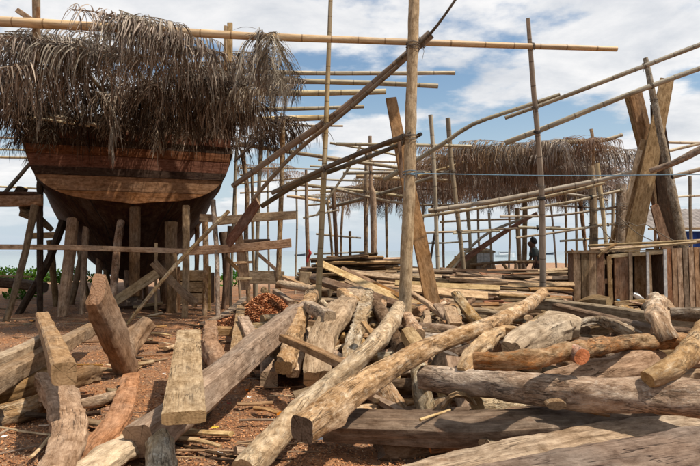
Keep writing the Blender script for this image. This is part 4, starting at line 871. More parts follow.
for sgn in (-1, 1):
    hb = [(-.24 if sgn < 0 else -.31, sgn * .19, .78 if sgn < 0 else .83)]; hb0 = hb[0]
    vv = [hb0]; ee = []; rr = [.03]
    for k in range(4): vv += [(hb0[0] - .02 + k * .012, hb0[1] + (k - 1.5) * .018, hb0[2] - .05), (hb0[0] - .03 + k * .01, hb0[1] + (k - 1.5) * .02, hb0[2] - .10 + .006 * abs(k - 1.4))]; ee += [(0, len(vv) - 2), (len(vv) - 2, len(vv) - 1)]; rr += [.010, .008]
    vv += [(hb0[0] - .045, hb0[1] - sgn * .02, hb0[2] - .04)]; ee += [(0, len(vv) - 1)]; rr += [.010]
    skin_body('hand', 'skin', vv, ee, rr, man, 1)

# ------------------------------------------------------------------ boats on the sea
def motorboat(label, px, Y, L, col, cabin=True, flip=1):
    p = PD(px, 255, Y); e = empty('motor_boat', (p.x, Y, SEA_Z)); tag(e, label, 'boat')
    mb = MB(); n = 12; vs_ = []
    for i in range(n + 1):
        u = i / n; x = (u - .5) * L * flip; b_ = L * .16 * (1 - max(0, u - .45) ** 2 * 3.2); sh_ = L * .12 * (1 + .7 * u * u)
        for s_ in (-1, 1): vs_ += [(x, s_ * b_ * .6, -.1), (x, s_ * b_, sh_)]
    f = []
    for i in range(n):
        a = i * 4; f += [(a, a + 4, a + 5, a + 1), (a + 2, a + 3, a + 7, a + 6), (a + 1, a + 5, a + 7, a + 3), (a, a + 2, a + 6, a + 4)]
    f += [(0, 1, 3, 2), (n * 4, n * 4 + 2, n * 4 + 3, n * 4 + 1)]
    mb.add([(p.x + v[0], Y + v[1], SEA_Z + v[2]) for v in vs_], f); mb.build('hull', col, e)
    if cabin:
        mb = MB(); mb.box((p.x - .08 * L * flip, Y, SEA_Z + L * .20), (L * .5, L * .2, L * .14)); cb = mb.build('cabin', 'boat_white', e)
        mb = MB(); mb.box((p.x - .08 * L * flip, Y - L * .101, SEA_Z + L * .215), (L * .44, .03, L * .05)); mb.build('window', 'boat_dark', cb)
        mb = MB(); mb.box((p.x - .12 * L * flip, Y, SEA_Z + L * .30), (L * .56, L * .24, L * .02)); cn = mb.build('canopy', 'boat_white', e)
        for k in (-.3, -.05, .12):
            mb = MB(); mb.box((p.x + k * L * flip, Y - L * .09, SEA_Z + L * .27), (.08, .08, L * .07)); mb.build('canopy_post', 'boat_white', cn)
    return e
motorboat('white motor boat with cabin moored beyond the trestle bench', 505, 260, 8.2, 'boat_white')
motorboat('small dark open boat far out right of the man', 548, 420, 8, 'boat_dark', False); motorboat('tiny dark open boat far out left of the tall middle post', 364, 500, 8, 'boat_dark', False)
motorboat('small dark open boat on the sea right of the red rag', 300, 330, 6, 'boat_dark', False)

# ------------------------------------------------------------------ palm thatch
def frond_mesh(seed, L, leaf, mode, mat, n_pairs=34, curl=1.0, lw=.024):
    """a dry palm frond: rib along +X, leaflets on both sides bending down under their weight"""
    rg = random.Random(seed); mb = MB(); rib = []
    for i in range(9):
        u = i / 8; rib.append(Vector((L * (u - .1), .12 * math.sin(u * 3 + seed), (.05 * math.sin(u * 3.1) - .18 * u * u if mode == 'flat' else -.0))))
    if mode == 'hang':
        rib = [Vector((.35 * math.sin(min(1, i / 3) * 1.5) * 1.0 + .12 * noise.noise(Vector((i * .4, seed, 0))), .10 * noise.noise(Vector((i * .4, seed, 4))), -L * max(0, (i / 8 - .12)))) for i in range(9)]
    sweep(mb, rib, [.035, .02, .008], None, 'round', n=5, step=.2)
    def at(u):
        k = min(7, int(u * 8)); return rib[k].lerp(rib[k + 1], u * 8 - k), (rib[k + 1] - rib[k]).normalized()
    for i in range(n_pairs):
        u = (i + .5) / n_pairs; p, T = at(u); env = .55 + .6 * math.sin(min(1, u * 1.15 + .12) * math.pi)
        for s_ in (-1, 1):
            if rg.random() < .06: continue
            l_ = leaf * env * rg.uniform(.6, 1.15); 
            B = Vector((0, s_, 0)) if mode == 'flat' else (Vector((s_ * math.cos(seed), s_ * math.sin(seed), 0)))
            d = (B * rg.uniform(.5, 1.0) + T * rg.uniform(.2, .9) + Vector((0, 0, rg.uniform(-.1, .5)))).normalized()
            pos = p.copy(); ns = 6; w_ = lw * rg.uniform(.6, 1.2); pv = []; sidev = Vector((rg.uniform(-1, 1), rg.uniform(-1, 1), rg.uniform(-.2, .2))).normalized()
            kink = rg.uniform(.35, .8) * curl
            for q in range(ns + 1):
                ww = w_ * (1 - (q / ns) ** 2 * .85); sv = (sidev - d * sidev.dot(d)).normalized()
                pv += [pos - sv * ww / 2, pos + sv * ww / 2]
                d = (d + Vector((rg.uniform(-.12, .12), rg.uniform(-.12, .12), -kink)).normalized() * kink).normalized(); pos = pos + d * (l_ / ns)
            mb.add(pv, [(2 * q, 2 * q + 1, 2 * q + 3, 2 * q + 2) for q in range(ns)], [(a.x + seed, a.y, a.z) for a in pv], 0, True)
    o = mb.build('palm_frond', [mat, mat]); return o
def fix_proto(o):
    me = o.data; C.objects.unlink(o); bpy.data.objects.remove(o); return me
PF = {}
for mat in ('dry_frond', 'brown_frond', 'dark_frond'):
    PF[mat, 'flat'] = [fix_proto(frond_mesh(10 + k, 2.1, 1.05, 'flat', mat, 44, lw=.028)) for k in range(4)]
    PF[mat, 'hang'] = [fix_proto(frond_mesh(30 + k, 1.7, .85, 'hang', mat, 40, .6, lw=.028)) for k in range(4)]
    for ms in PF[mat, 'flat'] + PF[mat, 'hang']: ms.name = 'palm_frond'
def frond(label, group, mat, mode, loc, rot, sc, k=None):
    me = rng.choice(PF[mat, mode]) if k is None else PF[mat, mode][k]
    o = bpy.data.objects.new('palm_frond', me); C.objects.link(o); o.location = loc; o.rotation_euler = rot; o.scale = (sc, sc, sc); tag(o, label, 'palm frond', group); return o
LG = 'dry palm fronds laid over the left roof'
# the fronds nobody could tell apart deep inside each roof: one object per roof
def thatch(label, place, mats, N, seed):
    rg = random.Random(seed); mb = MB()
    for i in range(N):
        me = rg.choice(PF[rg.choice(mats), 'flat']); loc, rot, sc = place(rg); M = Matrix.Translation(loc) @ Euler(rot).to_matrix().to_4x4() @ Matrix.Scale(sc, 4)
        mi = mats_all.index(me.materials[0].name); mb.add([M @ v.co for v in me.vertices], [tuple(p.vertices) for p in me.polygons], None, mi, True)
    tag(mb.build('thatch', mats_all), label, 'thatch', kind='stuff')
RGp = 'dry palm fronds laid over the right roof'
mats_all = ['dry_frond', 'brown_frond', 'dark_frond']
X0, X1 = PD(-30, 60, 12.5).x, PD(262, 60, 12.5).x
def left_place(rg):
    v = rg.random(); Y = 11.6 + v * 5.2; x = X0 + (X1 - X0) * rg.random() * (1 - .03 * v)
    return Vector((x, Y, 5.35 - .12 * (Y - 11) + rg.uniform(-.3, .05))), (rg.uniform(-.4, .4), rg.uniform(-.2, .2), rg.choice([0, math.pi]) + rg.gauss(0, .6)), rg.uniform(.8, 1.05)
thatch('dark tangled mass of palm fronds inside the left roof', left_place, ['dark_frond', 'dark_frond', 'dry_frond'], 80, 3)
A_, B_, C_, D_ = PD(462, 151, 16.5), PD(600, 144, 15.8), PD(600, 190, 23.5), PD(338, 198, 25)
def right_place(rg):
    u, v = rg.random(), rg.random() ** .75; p = (A_.lerp(B_, u)).lerp(D_.lerp(C_, u), v)
    return p + Vector((0, 0, rg.uniform(-.05, .2))), (rg.uniform(-.3, .3), rg.uniform(-.2, .2), rg.uniform(0, 6.28)), rg.uniform(.6, .85)
thatch('brown tangled mass of palm fronds inside the right roof', right_place, ['brown_frond', 'dry_frond', 'dry_frond', 'brown_frond'], 250, 4)
def where(px):
    return 'near the left edge' if px < 60 else 'left of the ship stern middle' if px < 125 else 'right of the ship stern middle' if px < 200 else 'beyond the right side of the stern'
# front row drooping below the thick front bamboo
for i in range(44):
    px = -8 + i * 7.2 + rng.uniform(-4, 4); y = rng.uniform(34, 58); Y = rng.uniform(10.8, 11.8)
    if 165 < px < 250: y = rng.uniform(62, 82); Y = rng.uniform(11.6, 12.6)
    if px > 270: y += 34; Y += .6
    frond('grey frond drooping from the left thatch front, ' + where(px), LG, 'dry_frond', 'flat', PD(px, y, Y), (rng.uniform(-.5, .3), rng.uniform(-.15, .15), (rng.choice([0, math.pi]) if px < 235 else math.pi) + rng.uniform(-.6, .6)), rng.uniform(.6, .9) * (.8 if px > 235 else 1))
for i in range(12):
    frond('weathered grey frond in the high heap lying over the front bamboo', LG, 'dry_frond', 'flat', PD(rng.uniform(84, 142), rng.uniform(10, 28), rng.uniform(10.55, 11.1)), (rng.uniform(-.4, .4), rng.uniform(.1, .35), rng.uniform(-.4, .4)), rng.uniform(.7, .95))
for i in range(4):
    frond('grey frond trailing over the front bamboo at the left edge', LG, 'dry_frond', 'flat', PD(rng.uniform(-10, 40), rng.uniform(30, 40), rng.uniform(10.7, 11.0)), (rng.uniform(-.4, .4), 0, rng.uniform(-.4, .4)), rng.uniform(.6, .8))
for i in range(9):
    frond('ash grey frond in the bunch slung over the front bamboo', LG, 'dry_frond', 'hang', PD(256 + i * 2.6, rng.uniform(32, 40), rng.uniform(10.45, 10.8)), (0, rng.uniform(-.2, .05), rng.uniform(0, 6)), rng.uniform(.55, .72))
for i in range(52):
    px_ = -14 + i * 5.9 + rng.uniform(-4, 4); Y = rng.uniform(12.4, 13.9); y = rng.uniform(62, 92) if px_ < 240 else rng.uniform(50, 76)
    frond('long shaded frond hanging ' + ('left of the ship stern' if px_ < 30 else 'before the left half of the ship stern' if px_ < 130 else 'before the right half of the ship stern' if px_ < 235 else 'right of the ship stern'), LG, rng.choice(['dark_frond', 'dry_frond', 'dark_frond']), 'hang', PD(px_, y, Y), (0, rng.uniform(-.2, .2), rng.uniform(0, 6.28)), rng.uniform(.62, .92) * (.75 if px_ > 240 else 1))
for i in range(46):
    u = i / 45; p = D_.lerp(C_, u) + Vector((0, rng.uniform(-1.5, .2), -.1))
    frond('frond in the lower fringe of the right thatch, ' + ('left end' if u < .33 else 'middle' if u < .66 else 'right end'), RGp, rng.choice(['brown_frond', 'dark_frond', 'brown_frond']), 'hang', p, (0, rng.uniform(-.3, .3), rng.uniform(0, 6.28)), rng.uniform(.35, .55))
for i in range(40):
    u = i / 39; p = A_.lerp(B_, u) + Vector((0, rng.uniform(-.3, .9), rng.uniform(0, .15)))
    frond('brown frond on the near edge of the right thatch, ' + ('left of the pale grey pole' if u < .4 else 'right of the pale grey pole'), RGp, rng.choice(['brown_frond', 'brown_frond', 'dry_frond']), 'flat', p, (rng.uniform(-.5, .2), rng.uniform(-.1, .1), rng.choice([0, math.pi]) + rng.uniform(-.5, .5)), rng.uniform(.45, .7))
for i in range(26):
    u = i / 25; p = A_.lerp(D_, u) + Vector((rng.uniform(-.4, .3), rng.uniform(-.3, .3), .05))
    frond('brown frond along the receding left side of the right thatch', RGp, 'brown_frond', 'flat', p, (rng.uniform(-.4, .3), rng.uniform(-.1, .1), rng.uniform(0, 6.28)), rng.uniform(.55, .8))
for i in range(9): frond('small frond scrap caught on rafters between the ship and the slender bamboo', RGp, 'brown_frond', 'flat', PD(rng.uniform(238, 290), rng.uniform(163, 178), 18), (rng.uniform(-.4, .3), 0, rng.uniform(0, 6.28)), rng.uniform(.3, .45))
for k in range(7):   # poles carrying the right thatch
    v = .08 + k * .14; a, b = A_.lerp(D_, v), B_.lerp(C_, v); stick('rafter', 'bamboo rafter hidden among the brown fronds of the right thatch', 'rafter', 'old_bamboo', [a + Vector((-.3, 0, -.05)), b + Vector((.3, 0, -.05))], .07, group='rafters under the right thatch')
for k in range(5):   # poles carrying the left thatch
    stick('rafter', 'bamboo rafter hidden among the fronds of the left thatch', 'rafter', 'old_bamboo', [Vector((-6.3 + k * 1.05, 11.2, 5.3)), Vector((-6.8 + k * 1.05, 16.8, 4.7))], .08, group='rafters under the left thatch')

# ------------------------------------------------------------------ beach shrubs
def shrub(label, px, py, Y, w_, h_, nleaf=500):
    c0 = PD(px, py, Y); gz = H(c0.x, Y); e = empty('beach_shrub', (c0.x, Y, gz)); tag(e, label, 'shrub', 'green shrubs at the beach edge')
    st = MB()
    for k in range(7):
        a = rng.uniform(0, 6.28); sweep(st, [Vector((c0.x, Y, gz - .05)), Vector((c0.x + math.cos(a) * w_ * .2, Y + math.sin(a) * .3, gz + h_ * .4)), Vector((c0.x + math.cos(a) * w_ * .42, Y + math.sin(a) * .6, gz + h_ * .75))], [.04, .03, .012], None, 'round', n=5)
    st.build('stem', ['brown_wood', 'brown_wood'], e); mb = MB()
    for k in range(nleaf):
        a = rng.uniform(0, 6.28); r_ = rng.random() ** .6; hh = h_ * (1 - r_ ** 2.2 * .7) * (rng.random() ** .6) * (1 + .35 * noise.noise(Vector((math.cos(a) * 2 * r_, math.sin(a) * 2 * r_, px * .1))))
        p = Vector((c0.x + math.cos(a) * r_ * w_ / 2, Y + math.sin(a) * r_ * .9, gz + hh)); d = Vector((rng.uniform(-1, 1), rng.uniform(-1, 1), rng.uniform(-.2, 1))).normalized(); s_ = d.orthogonal().normalized(); l_ = rng.uniform(.10, .2)
        mb.add([p, p + d * l_ * .5 + s_ * l_ * .28, p + d * l_, p + d * l_ * .5 - s_ * l_ * .28], [(0, 1, 2, 3)])
    mb.build('foliage', 'green_leaf', e)
shrub('broad green shrub at the left edge of the picture', -4, 280, 29, 1.7, .7, 600); shrub('green shrub with a raised sprig, second from the left edge', 12, 280, 28.5, 1.2, .8, 400)
shrub('low green shrub between the slanting and the upright left prop', 30, 280, 29, 1.5, .7, 500); shrub('green shrub seen between the dark left props', 53, 280, 29, 1.4, .7, 400)
shrub('green shrub seen through the props under the left bilge', 75, 280, 29, 1.6, .9, 500); shrub('small shrub seen beside the pale upright plank', 234, 280, 27, 1.4, .8, 350)
shrub('small yellow green tuft on the red earth behind the left props', 22, 292, 20, .8, .35, 160)
# driftwood near the shrubs
def gl(name, label, mat, pts, w, kind='log', group='timbers lying near the beach shrubs', cat='log', t=None, **kw):
    P_ = [PD(x, y, Y) for x, y, Y in pts]; return stick(name, label, cat, mat, P_, w, t, kind, group, **kw)
gl('log', 'dark heavy timber lying behind the left props', 'dark_wood', [(-14, 282, 18), (20, 284, 18), (44, 288, 17.6)], .3, 'hewn')
gl('plank', 'thin pale plank on top of the dark heavy timber', 'tan_wood', [(-14, 275.5, 18.2), (32, 277, 18.2)], .1, 'board', cat='plank', t=.05)
gl('log', 'low dark beam across the ground under the hull', 'dark_wood', [(40, 312, 15.6), (110, 311, 15.6), (175, 306, 15.8)], .2, 'hewn')
gl('plank', 'short bright plank lying under the stern', 'tan_wood', [(133, 307, 14.6), (163, 303, 14.8)], .18, 'board', cat='plank', t=.06)
gl('stick', 'pale stick on the ground right of the short bright plank', 'pale_wood', [(137, 319, 13.9), (163, 313, 14.3)], .06, 'log', cat='stick')

# ------------------------------------------------------------------ timber: logs, beams and boards, by photo pixel and height above the ground
def log(name, label, mat, pts, wpx, kind='log', tr=1.0, group=None, cat=None, end=None, **kw):
    P_ = [PH(x, y, h) for x, y, h in pts]; n = len(P_); wp = spread(wpx, n)
    W = [a * p.y / F_PX for a, p in zip(wp, P_)]; T_ = [q * tr for q in W]
    return stick(name, label, cat or name.split('_')[-1], mat, P_, W, T_, kind, group, end, **kw)
LP = 'logs and beams strewn over the yard floor'
def lg(*a, **k): k.setdefault('group', LP); return log(*a, **k)
# left foreground
P1, P2 = PD(97, 293, 6.9), PD(127, 366, 8.1)
lg_o = stick('hewn_log', 'thick hewn log standing at a slant with its orange cut face up', 'log', 'tan_wood', [P1, P1.lerp(P2, .5) + Vector((.01, 0, -.03)), P2 + Vector((0, .05, -.12))], [.17, .22, .24], [.32, .36, .28], 'hewn', LP, 'cut_face', rough=.06, roll=-12, cut=(.95, 0))
stick('hewn_log', 'short thick light log leaning away behind the slanting upright one', 'log', 'tan_wood', [PH(122, 360, .05), PH(134, 338, .25), PD(150, 322, 9.6)], [.26, .27, .22], [.24, .25, .2], 'hewn', LP, rough=.12)
lg('timber_beam', 'squared beam pointing at the viewer across the pile at left', 'tan_wood', [(42, 318, .62), (52, 342, .64), (64, 374, .68)], [12, 16, 23], 'hewn', 1.0, rough=.035, sq=9)
lg('timber_beam', 'long pale beam running left under the squared one', 'tan_wood', [(92, 329, .36), (40, 358, .38), (-16, 388, .40)], [11, 15, 21], 'hewn', 1.1, rough=.04, sq=9)
lg('timber_beam', 'slightly bowed beam at the left edge above the long pale beam', 'pale_wood', [(47, 336, .42), (20, 352, .50), (-18, 368, .5)], [9, 13, 17], 'hewn', .9)
lg('timber_beam', 'dark beam at the left edge below the pale ones', 'brown_wood', [(60, 372, .22), (20, 388, .2), (-20, 402, .2)], [18, 22, 25], 'hewn', .9)
lg('log', 'broken brown log with a hollow end at left', 'tan_bark', [(58, 398, .12), (30, 408, .12), (-4, 418, .10)], [20, 24, 24], ends=.25, end='dark_end')
lg('hewn_log', 'grey curved hewn log ending at the bottom left edge of the picture', 'grey_wood', [(46, 380, .30), (60, 398, .28), (69, 425, .24), (66, 448, .22), (54, 482, .2)], [22, 28, 32, 32, 34], 'hewn', .7, rough=.12)
lg('hewn_log', 'short crooked hewn log behind the grey curved one', 'brown_wood', [(94, 374, .22), (78, 378, .24), (54, 390, .2)], [17, 18, 14], 'hewn', .9, rough=.16)
lg('hewn_log', 'flat reddish hewn log curving through the orange sawdust', 'orange_wood', [(131, 376, .14), (126, 398, .14), (114, 424, .14), (98, 446, .12), (84, 472, .1)], [15, 21, 24, 26, 30], 'hewn', .38, rough=.09, end='orange_end')
lg('branch', 'short light branch with peeling bark between the grey and reddish logs', 'peeled_bark', [(80, 404, .07), (98, 401, .08), (117, 395, .07)], [9, 12, 9], ends=.3)
lg('hewn_log', 'pale hewn slab end at the bottom edge', 'pale_wood', [(143, 441, .14), (112, 456, .16), (72, 484, .16)], [26, 30, 36], 'hewn', .6, rough=.1)
lg('stump', 'rounded grey stump end at the bottom edge beside the pale slab', 'grey_bark', [(160, 440, .22), (161, 462, .16), (160, 490, .1)], [24, 30, 32], end='tan_end', rough=.12, cat='stump')
lg('plank', 'thick pale plank pointing at the viewer, raised over the sawdust left of the middle', 'grey_wood', [(189, 333, .60), (186, 372, .58), (184, 418, .56)], [22, 31, 43], 'hewn', .30, end='tan_end', rough=.025, sq=10)
lg('timber_beam', 'long heavy grey squared beam slanting down left under the thick pale plank', 'grey_wood', [(300, 312, .66), (262, 342, .55), (214, 384, .42), (176, 416, .3), (140, 442, .22)], [20, 24, 29, 33, 36], 'hewn', .95, rough=.04, roll=-14, sq=8)
lg('plank', 'dark plank under the lower end of the heavy grey beam', 'deep_timber', [(196, 408, .08), (168, 424, .08), (140, 442, .08)], [24, 28, 32], 'board', .3)
lg('hewn_log', 'bent stubby log right of the thick pale plank', 'tan_wood', [(210, 325, .32), (211, 345, .26), (222, 374, .14)], [12, 15, 19], 'hewn', .9, rough=.14, end='pale_end')
lg('plank', 'narrow grey board standing between the bent log and the heavy beam', 'grey_wood', [(241, 306, .42), (238, 332, .3), (234, 362, .18)], [8, 10, 12], 'board', .3)
lg('plank', 'short grey plank leaning right of the narrow grey board', 'grey_wood', [(243, 318, .42), (254, 342, .3)], [11, 13], 'board', .4)
lg('block', 'square offcut with a pale cut end below the heavy beam', 'tan_wood', [(268, 352, .22), (269, 380, .14)], [13, 17], 'board', 1.0, end='pale_end')
# middle
lg('log', 'forked pale log standing up in the middle of the pile', 'peeled_bark', [(318, 287, .84), (303, 312, .70), (294, 338, .5), (283, 368, .32)], [10, 14, 16, 17], 'hewn', .8, rough=.14)
lg('branch', 'small split prong left of the forked pale log', 'peeled_bark', [(308, 284, .82), (307, 300, .72), (303, 315, .62)], [5, 7, 8])
lg('hewn_log', 'second pale piece lying against the forked log', 'pale_wood', [(306, 330, .45), (300, 350, .34), (293, 374, .22)], [10, 12, 13], 'hewn', .6)
lg('block', 'short pale log stub across the forked log', 'peeled_bark', [(308, 306, .80), (330, 317, .78)], [10, 12], 'hewn', 1.0, end='pale_end')
lg('plank', 'dark plank with a rounded end slanting down right in the pile', 'brown_wood', [(284, 338, .64), (314, 351, .62), (346, 366, .58)], [11, 12, 13], 'board', .6, roll=35, normal=(0, -1, .8))
lg('hewn_log', 'big pale grey slab log leaning down left behind the long peeled log', 'grey_wood', [(358, 294, .86), (338, 316, .74), (322, 342, .50), (318, 380, .2)], [20, 25, 27, 26], 'hewn', .7, rough=.1, end='pale_end')
lg('log', 'long peeled golden log running from mid pile to the bottom edge', 'peeled_bark', [(399, 307, .86), (390, 325, .82), (372, 346, .76), (346, 371, .60), (320, 392, .46), (292, 419, .32), (244, 472, .12)], [13, 17, 18, 20, 21, 24, 29], rough=.08, knots=4, end='pale_end')
lg('timber_beam', 'longest log of the pile, squared at its dark near end, round at the far end', 'cream_bark', [(543, 293, 1.02), (528, 305, .98), (500, 320, .92), (466, 333, .84), (425, 349, .74), (385, 372, .62), (345, 398, .52), (302, 430, .42)], [11, 13, 14, 16, 19, 22, 25, 27], 'log', 1.0, rough=.06, knots=5, end='dark_end', cat='log', sq=[2, 2, 2, 2, 2.2, 2.6, 3.6, 6], roll=6)
lg('hewn_log', 'grey white barked log behind the long peeled log', 'grey_bark', [(367, 293, .88), (362, 315, .76), (355, 338, .6), (350, 362, .4)], [12, 13, 14, 14], 'hewn', .8, rough=.15)
lg('branch', 'brown round branch right of the long peeled log, going down right', 'dark_bark', [(377, 306, .72), (390, 328, .62), (404, 352, .5)], [14, 15, 16])
lg('stump', 'short pale stump poking up in the pile at the foot of the tall post', 'tan_bark', [(406, 318, .78), (418, 336, .66)], [14, 15], cat='stump', end='pale_end', rough=.15)
lg('hewn_log', 'squared light chunk below the short pale stump', 'tan_wood', [(408, 333, .7), (420, 352, .55)], [15, 16], 'hewn', 1.0, rough=.1)
lg('block', 'grey block in the pile right of the middle post', 'grey_wood', [(449, 312, .72), (456, 330, .6)], [14, 14], 'board', 1.0)
lg('stump', 'dark charred stump below the longest log', 'dark_bark', [(448, 352, .55), (440, 376, .3)], [20, 24], cat='stump', rough=.15)
lg('block', 'small pale stub left of the grey white barked log', 'peeled_bark', [(342, 293, .9), (354, 303, .84)], [10, 11], 'hewn', end='pale_end')
lg('log', 'smooth grey brown log nearly hidden under the middle of the longest log', 'grey_bark', [(420, 370, .42), (422, 392, .3), (430, 418, .1)], [18, 20, 20])
lg('log', 'round log under the left side of the longest log', 'tan_bark', [(372, 376, .36), (388, 396, .22), (400, 416, .08)], [20, 22, 22])
# right
lg('log', 'rough barked log with an orange sawn branch stub, upper right of the pile', 'red_bark', [(474, 361, .80), (520, 360, .82), (572, 351, .82), (625, 343, .80), (684, 341, .76)], [18, 18, 17.5, 16.5, 16], rough=.13, knots=6, end='orange_end')
q = PH(573, 352, .82)
stick('branch_stub', 'freshly sawn orange stub facing the viewer', None, 'red_bark', [q + Vector((.0, -.02, 0)), q + Vector((.02, -.13, -.015))], [.13, .125], None, 'log', None, 'orange_end', parent=None, rough=.04)
st_ = bpy.context.scene.collection.objects[-1]
lg('log', 'thickest bark covered log lying level across the right foreground', 'cream_bark', [(424, 377, .50), (470, 382, .52), (530, 389, .52), (590, 394, .52), (650, 396, .52), (716, 401, .52)], [24, 27, 31, 34, 36, 38], rough=.08, knots=5, end='tan_end')
q2 = PH(551, 400, .46); stick('cut_knot', None, None, 'tan_bark', [q2 + Vector((0, -.09, 0)), q2 + Vector((0, -.135, -.01))], [.17, .15], [.08, .07], 'log', None, 'tan_end', parent=None, rough=.05)
lg('timber_beam', 'broad dark squared timber lying level below the thickest bark log', 'deep_timber', [(325, 425, .26), (400, 427, .26), (470, 429, .26), (560, 424, .26), (650, 420, .26)], [38, 40, 42, 40, 40], 'hewn', .55, normal=(0, -.25, 1), rough=.04, sq=9)
lg('timber_slab', 'brown split slab with a reddish edge slanting up right near the bottom edge', 'slab_wood', [(405, 474, .18), (490, 458, .2), (600, 437, .24), (704, 424, .26)], [20, 28, 30, 30], 'hewn', .35, normal=(0, -.5, 1), rough=.08, cat='slab')
lg('timber_slab', 'pale grey slab with swirling grain filling the bottom right corner', 'slab_wood', [(400, 497, .24), (500, 485, .3), (600, 472, .36), (722, 453, .40)], [30, 44, 54, 60], 'hewn', .28, normal=(0, -.7, 1), rough=.08, cat='slab')
lg('hewn_log', 'orange brown wedge of wood between the dark timber and the pale slab', 'orange_wood', [(430, 450, .12), (520, 440, .16), (640, 425, .22)], [10, 18, 22], 'hewn', .5)
lg('stump', 'knobbly upright stump before the hutches', 'tan_bark', [(655, 303, 1.02), (659, 318, .98), (668, 340, .8)], [18, 21, 22], rough=.2, knots=4, cat='stump', end='pale_end')
lg('timber_beam', 'long grey beam lying before the foot of the hutches', 'grey_wood', [(530, 303, .88), (610, 312, .82), (708, 328, .72)], [11, 12, 13], 'board', 1.0)
lg('timber_beam', 'darker beam in front of the long grey beam', 'brown_wood', [(556, 308, .84), (610, 322, .76), (656, 333, .72)], [10, 14, 15], 'hewn', .9)
lg('hewn_log', 'gnarled curved bark piece lying on the darker beam', 'grey_bark', [(566, 332, .80), (584, 322, .86), (602, 321, .86), (622, 328, .84), (638, 336, .8)], [7, 10, 11, 12, 9], 'hewn', .8, rough=.2)
lg('hewn_log', 'smooth swollen trunk base behind the orange stub log', 'grey_wood', [(512, 352, .72), (536, 337, .80), (560, 328, .82), (580, 330, .8)], [20, 27, 30, 20], 'hewn', .9, rough=.16)
lg('hewn_log', 'pale bowed log left of the swollen trunk base', 'peeled_bark', [(510, 337, .80), (530, 327, .84), (556, 318, .86)], [8, 12, 9], 'hewn', .8)
lg('hewn_log', 'pale crooked root piece curving below the longest log', 'peeled_bark', [(461, 370, .62), (472, 354, .72), (488, 340, .8), (502, 330, .84), (524, 333, .84)], [9, 14, 15, 12, 10], 'hewn', .7, rough=.16)
lg('log', 'broad weathered trunk lying below the orange stub log', 'grey_wood', [(545, 381, .50), (590, 374, .55), (630, 366, .60), (655, 360, .60)], [16, 26, 30, 24], rough=.12, end='grey_wood')
lg('log', 'curved pale log sweeping down left at the right edge', 'peeled_bark', [(712, 322, .86), (694, 348, .8), (674, 366, .74), (648, 380, .66)], [20, 22, 22, 16], rough=.12)
lg('hewn_log', 'grey slab under the curved pale log at the right edge', 'grey_wood', [(722, 378, .62), (690, 376, .6), (655, 380, .6)], [20, 20, 12], 'hewn', .6)
lg('log', 'smooth brown log at the right edge before the hutches', 'grey_bark', [(670, 314, .92), (690, 315, .92), (716, 318, .92)], [12, 14, 15])
lg('log', 'thin dark log at the right edge under the smooth brown one', 'brown_wood', [(664, 330, .78), (690, 334, .76), (716, 342, .74)], [9, 12, 12])
lg('plank', 'small reddish split piece lying on the right end of the dark squared timber', 'red_wood', [(575, 412, .34), (610, 416, .33)], [5, 6], 'hewn', .5)
lg('bark_piece', 'curled bark arch standing on the dark squared timber', 'tan_bark', [(443, 408, .30), (452, 395, .42), (462, 393, .44), (474, 404, .32)], [7, 10, 10, 6], 'hewn', .5, cat='bark', rough=.2)
lg('stick', 'thin splinter lying on the dark squared timber', 'pale_wood', [(420, 420, .36), (450, 410, .37)], [3, 2.4], cat='stick')
lg('plank', 'short board end standing up left of the round branch', 'tan_wood', [(363, 322, .82), (372, 334, .7)], [7, 8], 'board', .4)
# behind, around the sawdust heap
lg('log', 'dark round log lying level below the sawdust heap', 'dark_bark', [(244, 309, .38), (268, 308, .36), (296, 305, .38)], [9, 9.5, 9])
lg('log', 'small brown log beside the level dark one', 'tan_bark', [(262, 319, .3), (290, 316, .3)], [8, 8]); lg('log', 'grey log under the small brown one', 'grey_bark', [(250, 327, .2), (284, 324, .2)], [8, 8])
lg('stump', 'crooked stump with a dark hollow in front of the sawdust heap', 'dark_bark', [(264, 290, .75), (269, 298, .6), (278, 304, .45)], [7, 9, 8], cat='stump', end='pale_end', rough=.18)
lg('block', 'grey squared offcut right of the crooked stump', 'grey_wood', [(275, 291, .7), (291, 303, .5)], [5.5, 6.5], 'board', .8)
lg('plank', 'weathered board lying flat left of the level dark log', 'grey_wood', [(203, 324, .12), (228, 312, .14), (246, 297, .25)], [7, 7, 6], 'board', .3)
lg('plank', 'thin board end half buried left of the heavy beam', 'tan_wood', [(222, 316, .2), (246, 313, .22)], [3, 3], 'board', .5)
gl('log', 'pale round log right of the sawdust heap', 'tan_bark', [(278, 284, 12.4), (300, 287, 12.2), (330, 293, 11.8)], .16, group=LP)
gl('plank', 'light plank slanting down right of the sawdust heap', 'pale_wood', [(284, 277, 13.2), (310, 288, 12.6)], .12, 'board', cat='plank', t=.06, group=LP)
gl('block', 'pale square block at the left end of the lumber stack', 'pale_wood', [(305.5, 283, 13), (306, 272, 13)], .26, 'board', cat='block', t=.2, group=LP)

# attach the stubs to their logs
def adopt(child_name, words):
    ch = [o for o in C.objects if o.name.startswith(child_name) and not o.parent][-1]; par = [o for o in C.objects if o.get('label', '').startswith(words)][0]
    l = ch.location - par.location; ch.parent = par; ch.location = l
    for k in ('category', 'group'):
        if k in ch: del ch[k]
adopt('branch_stub', 'rough barked log with an orange'); adopt('cut_knot', 'thickest bark covered log')

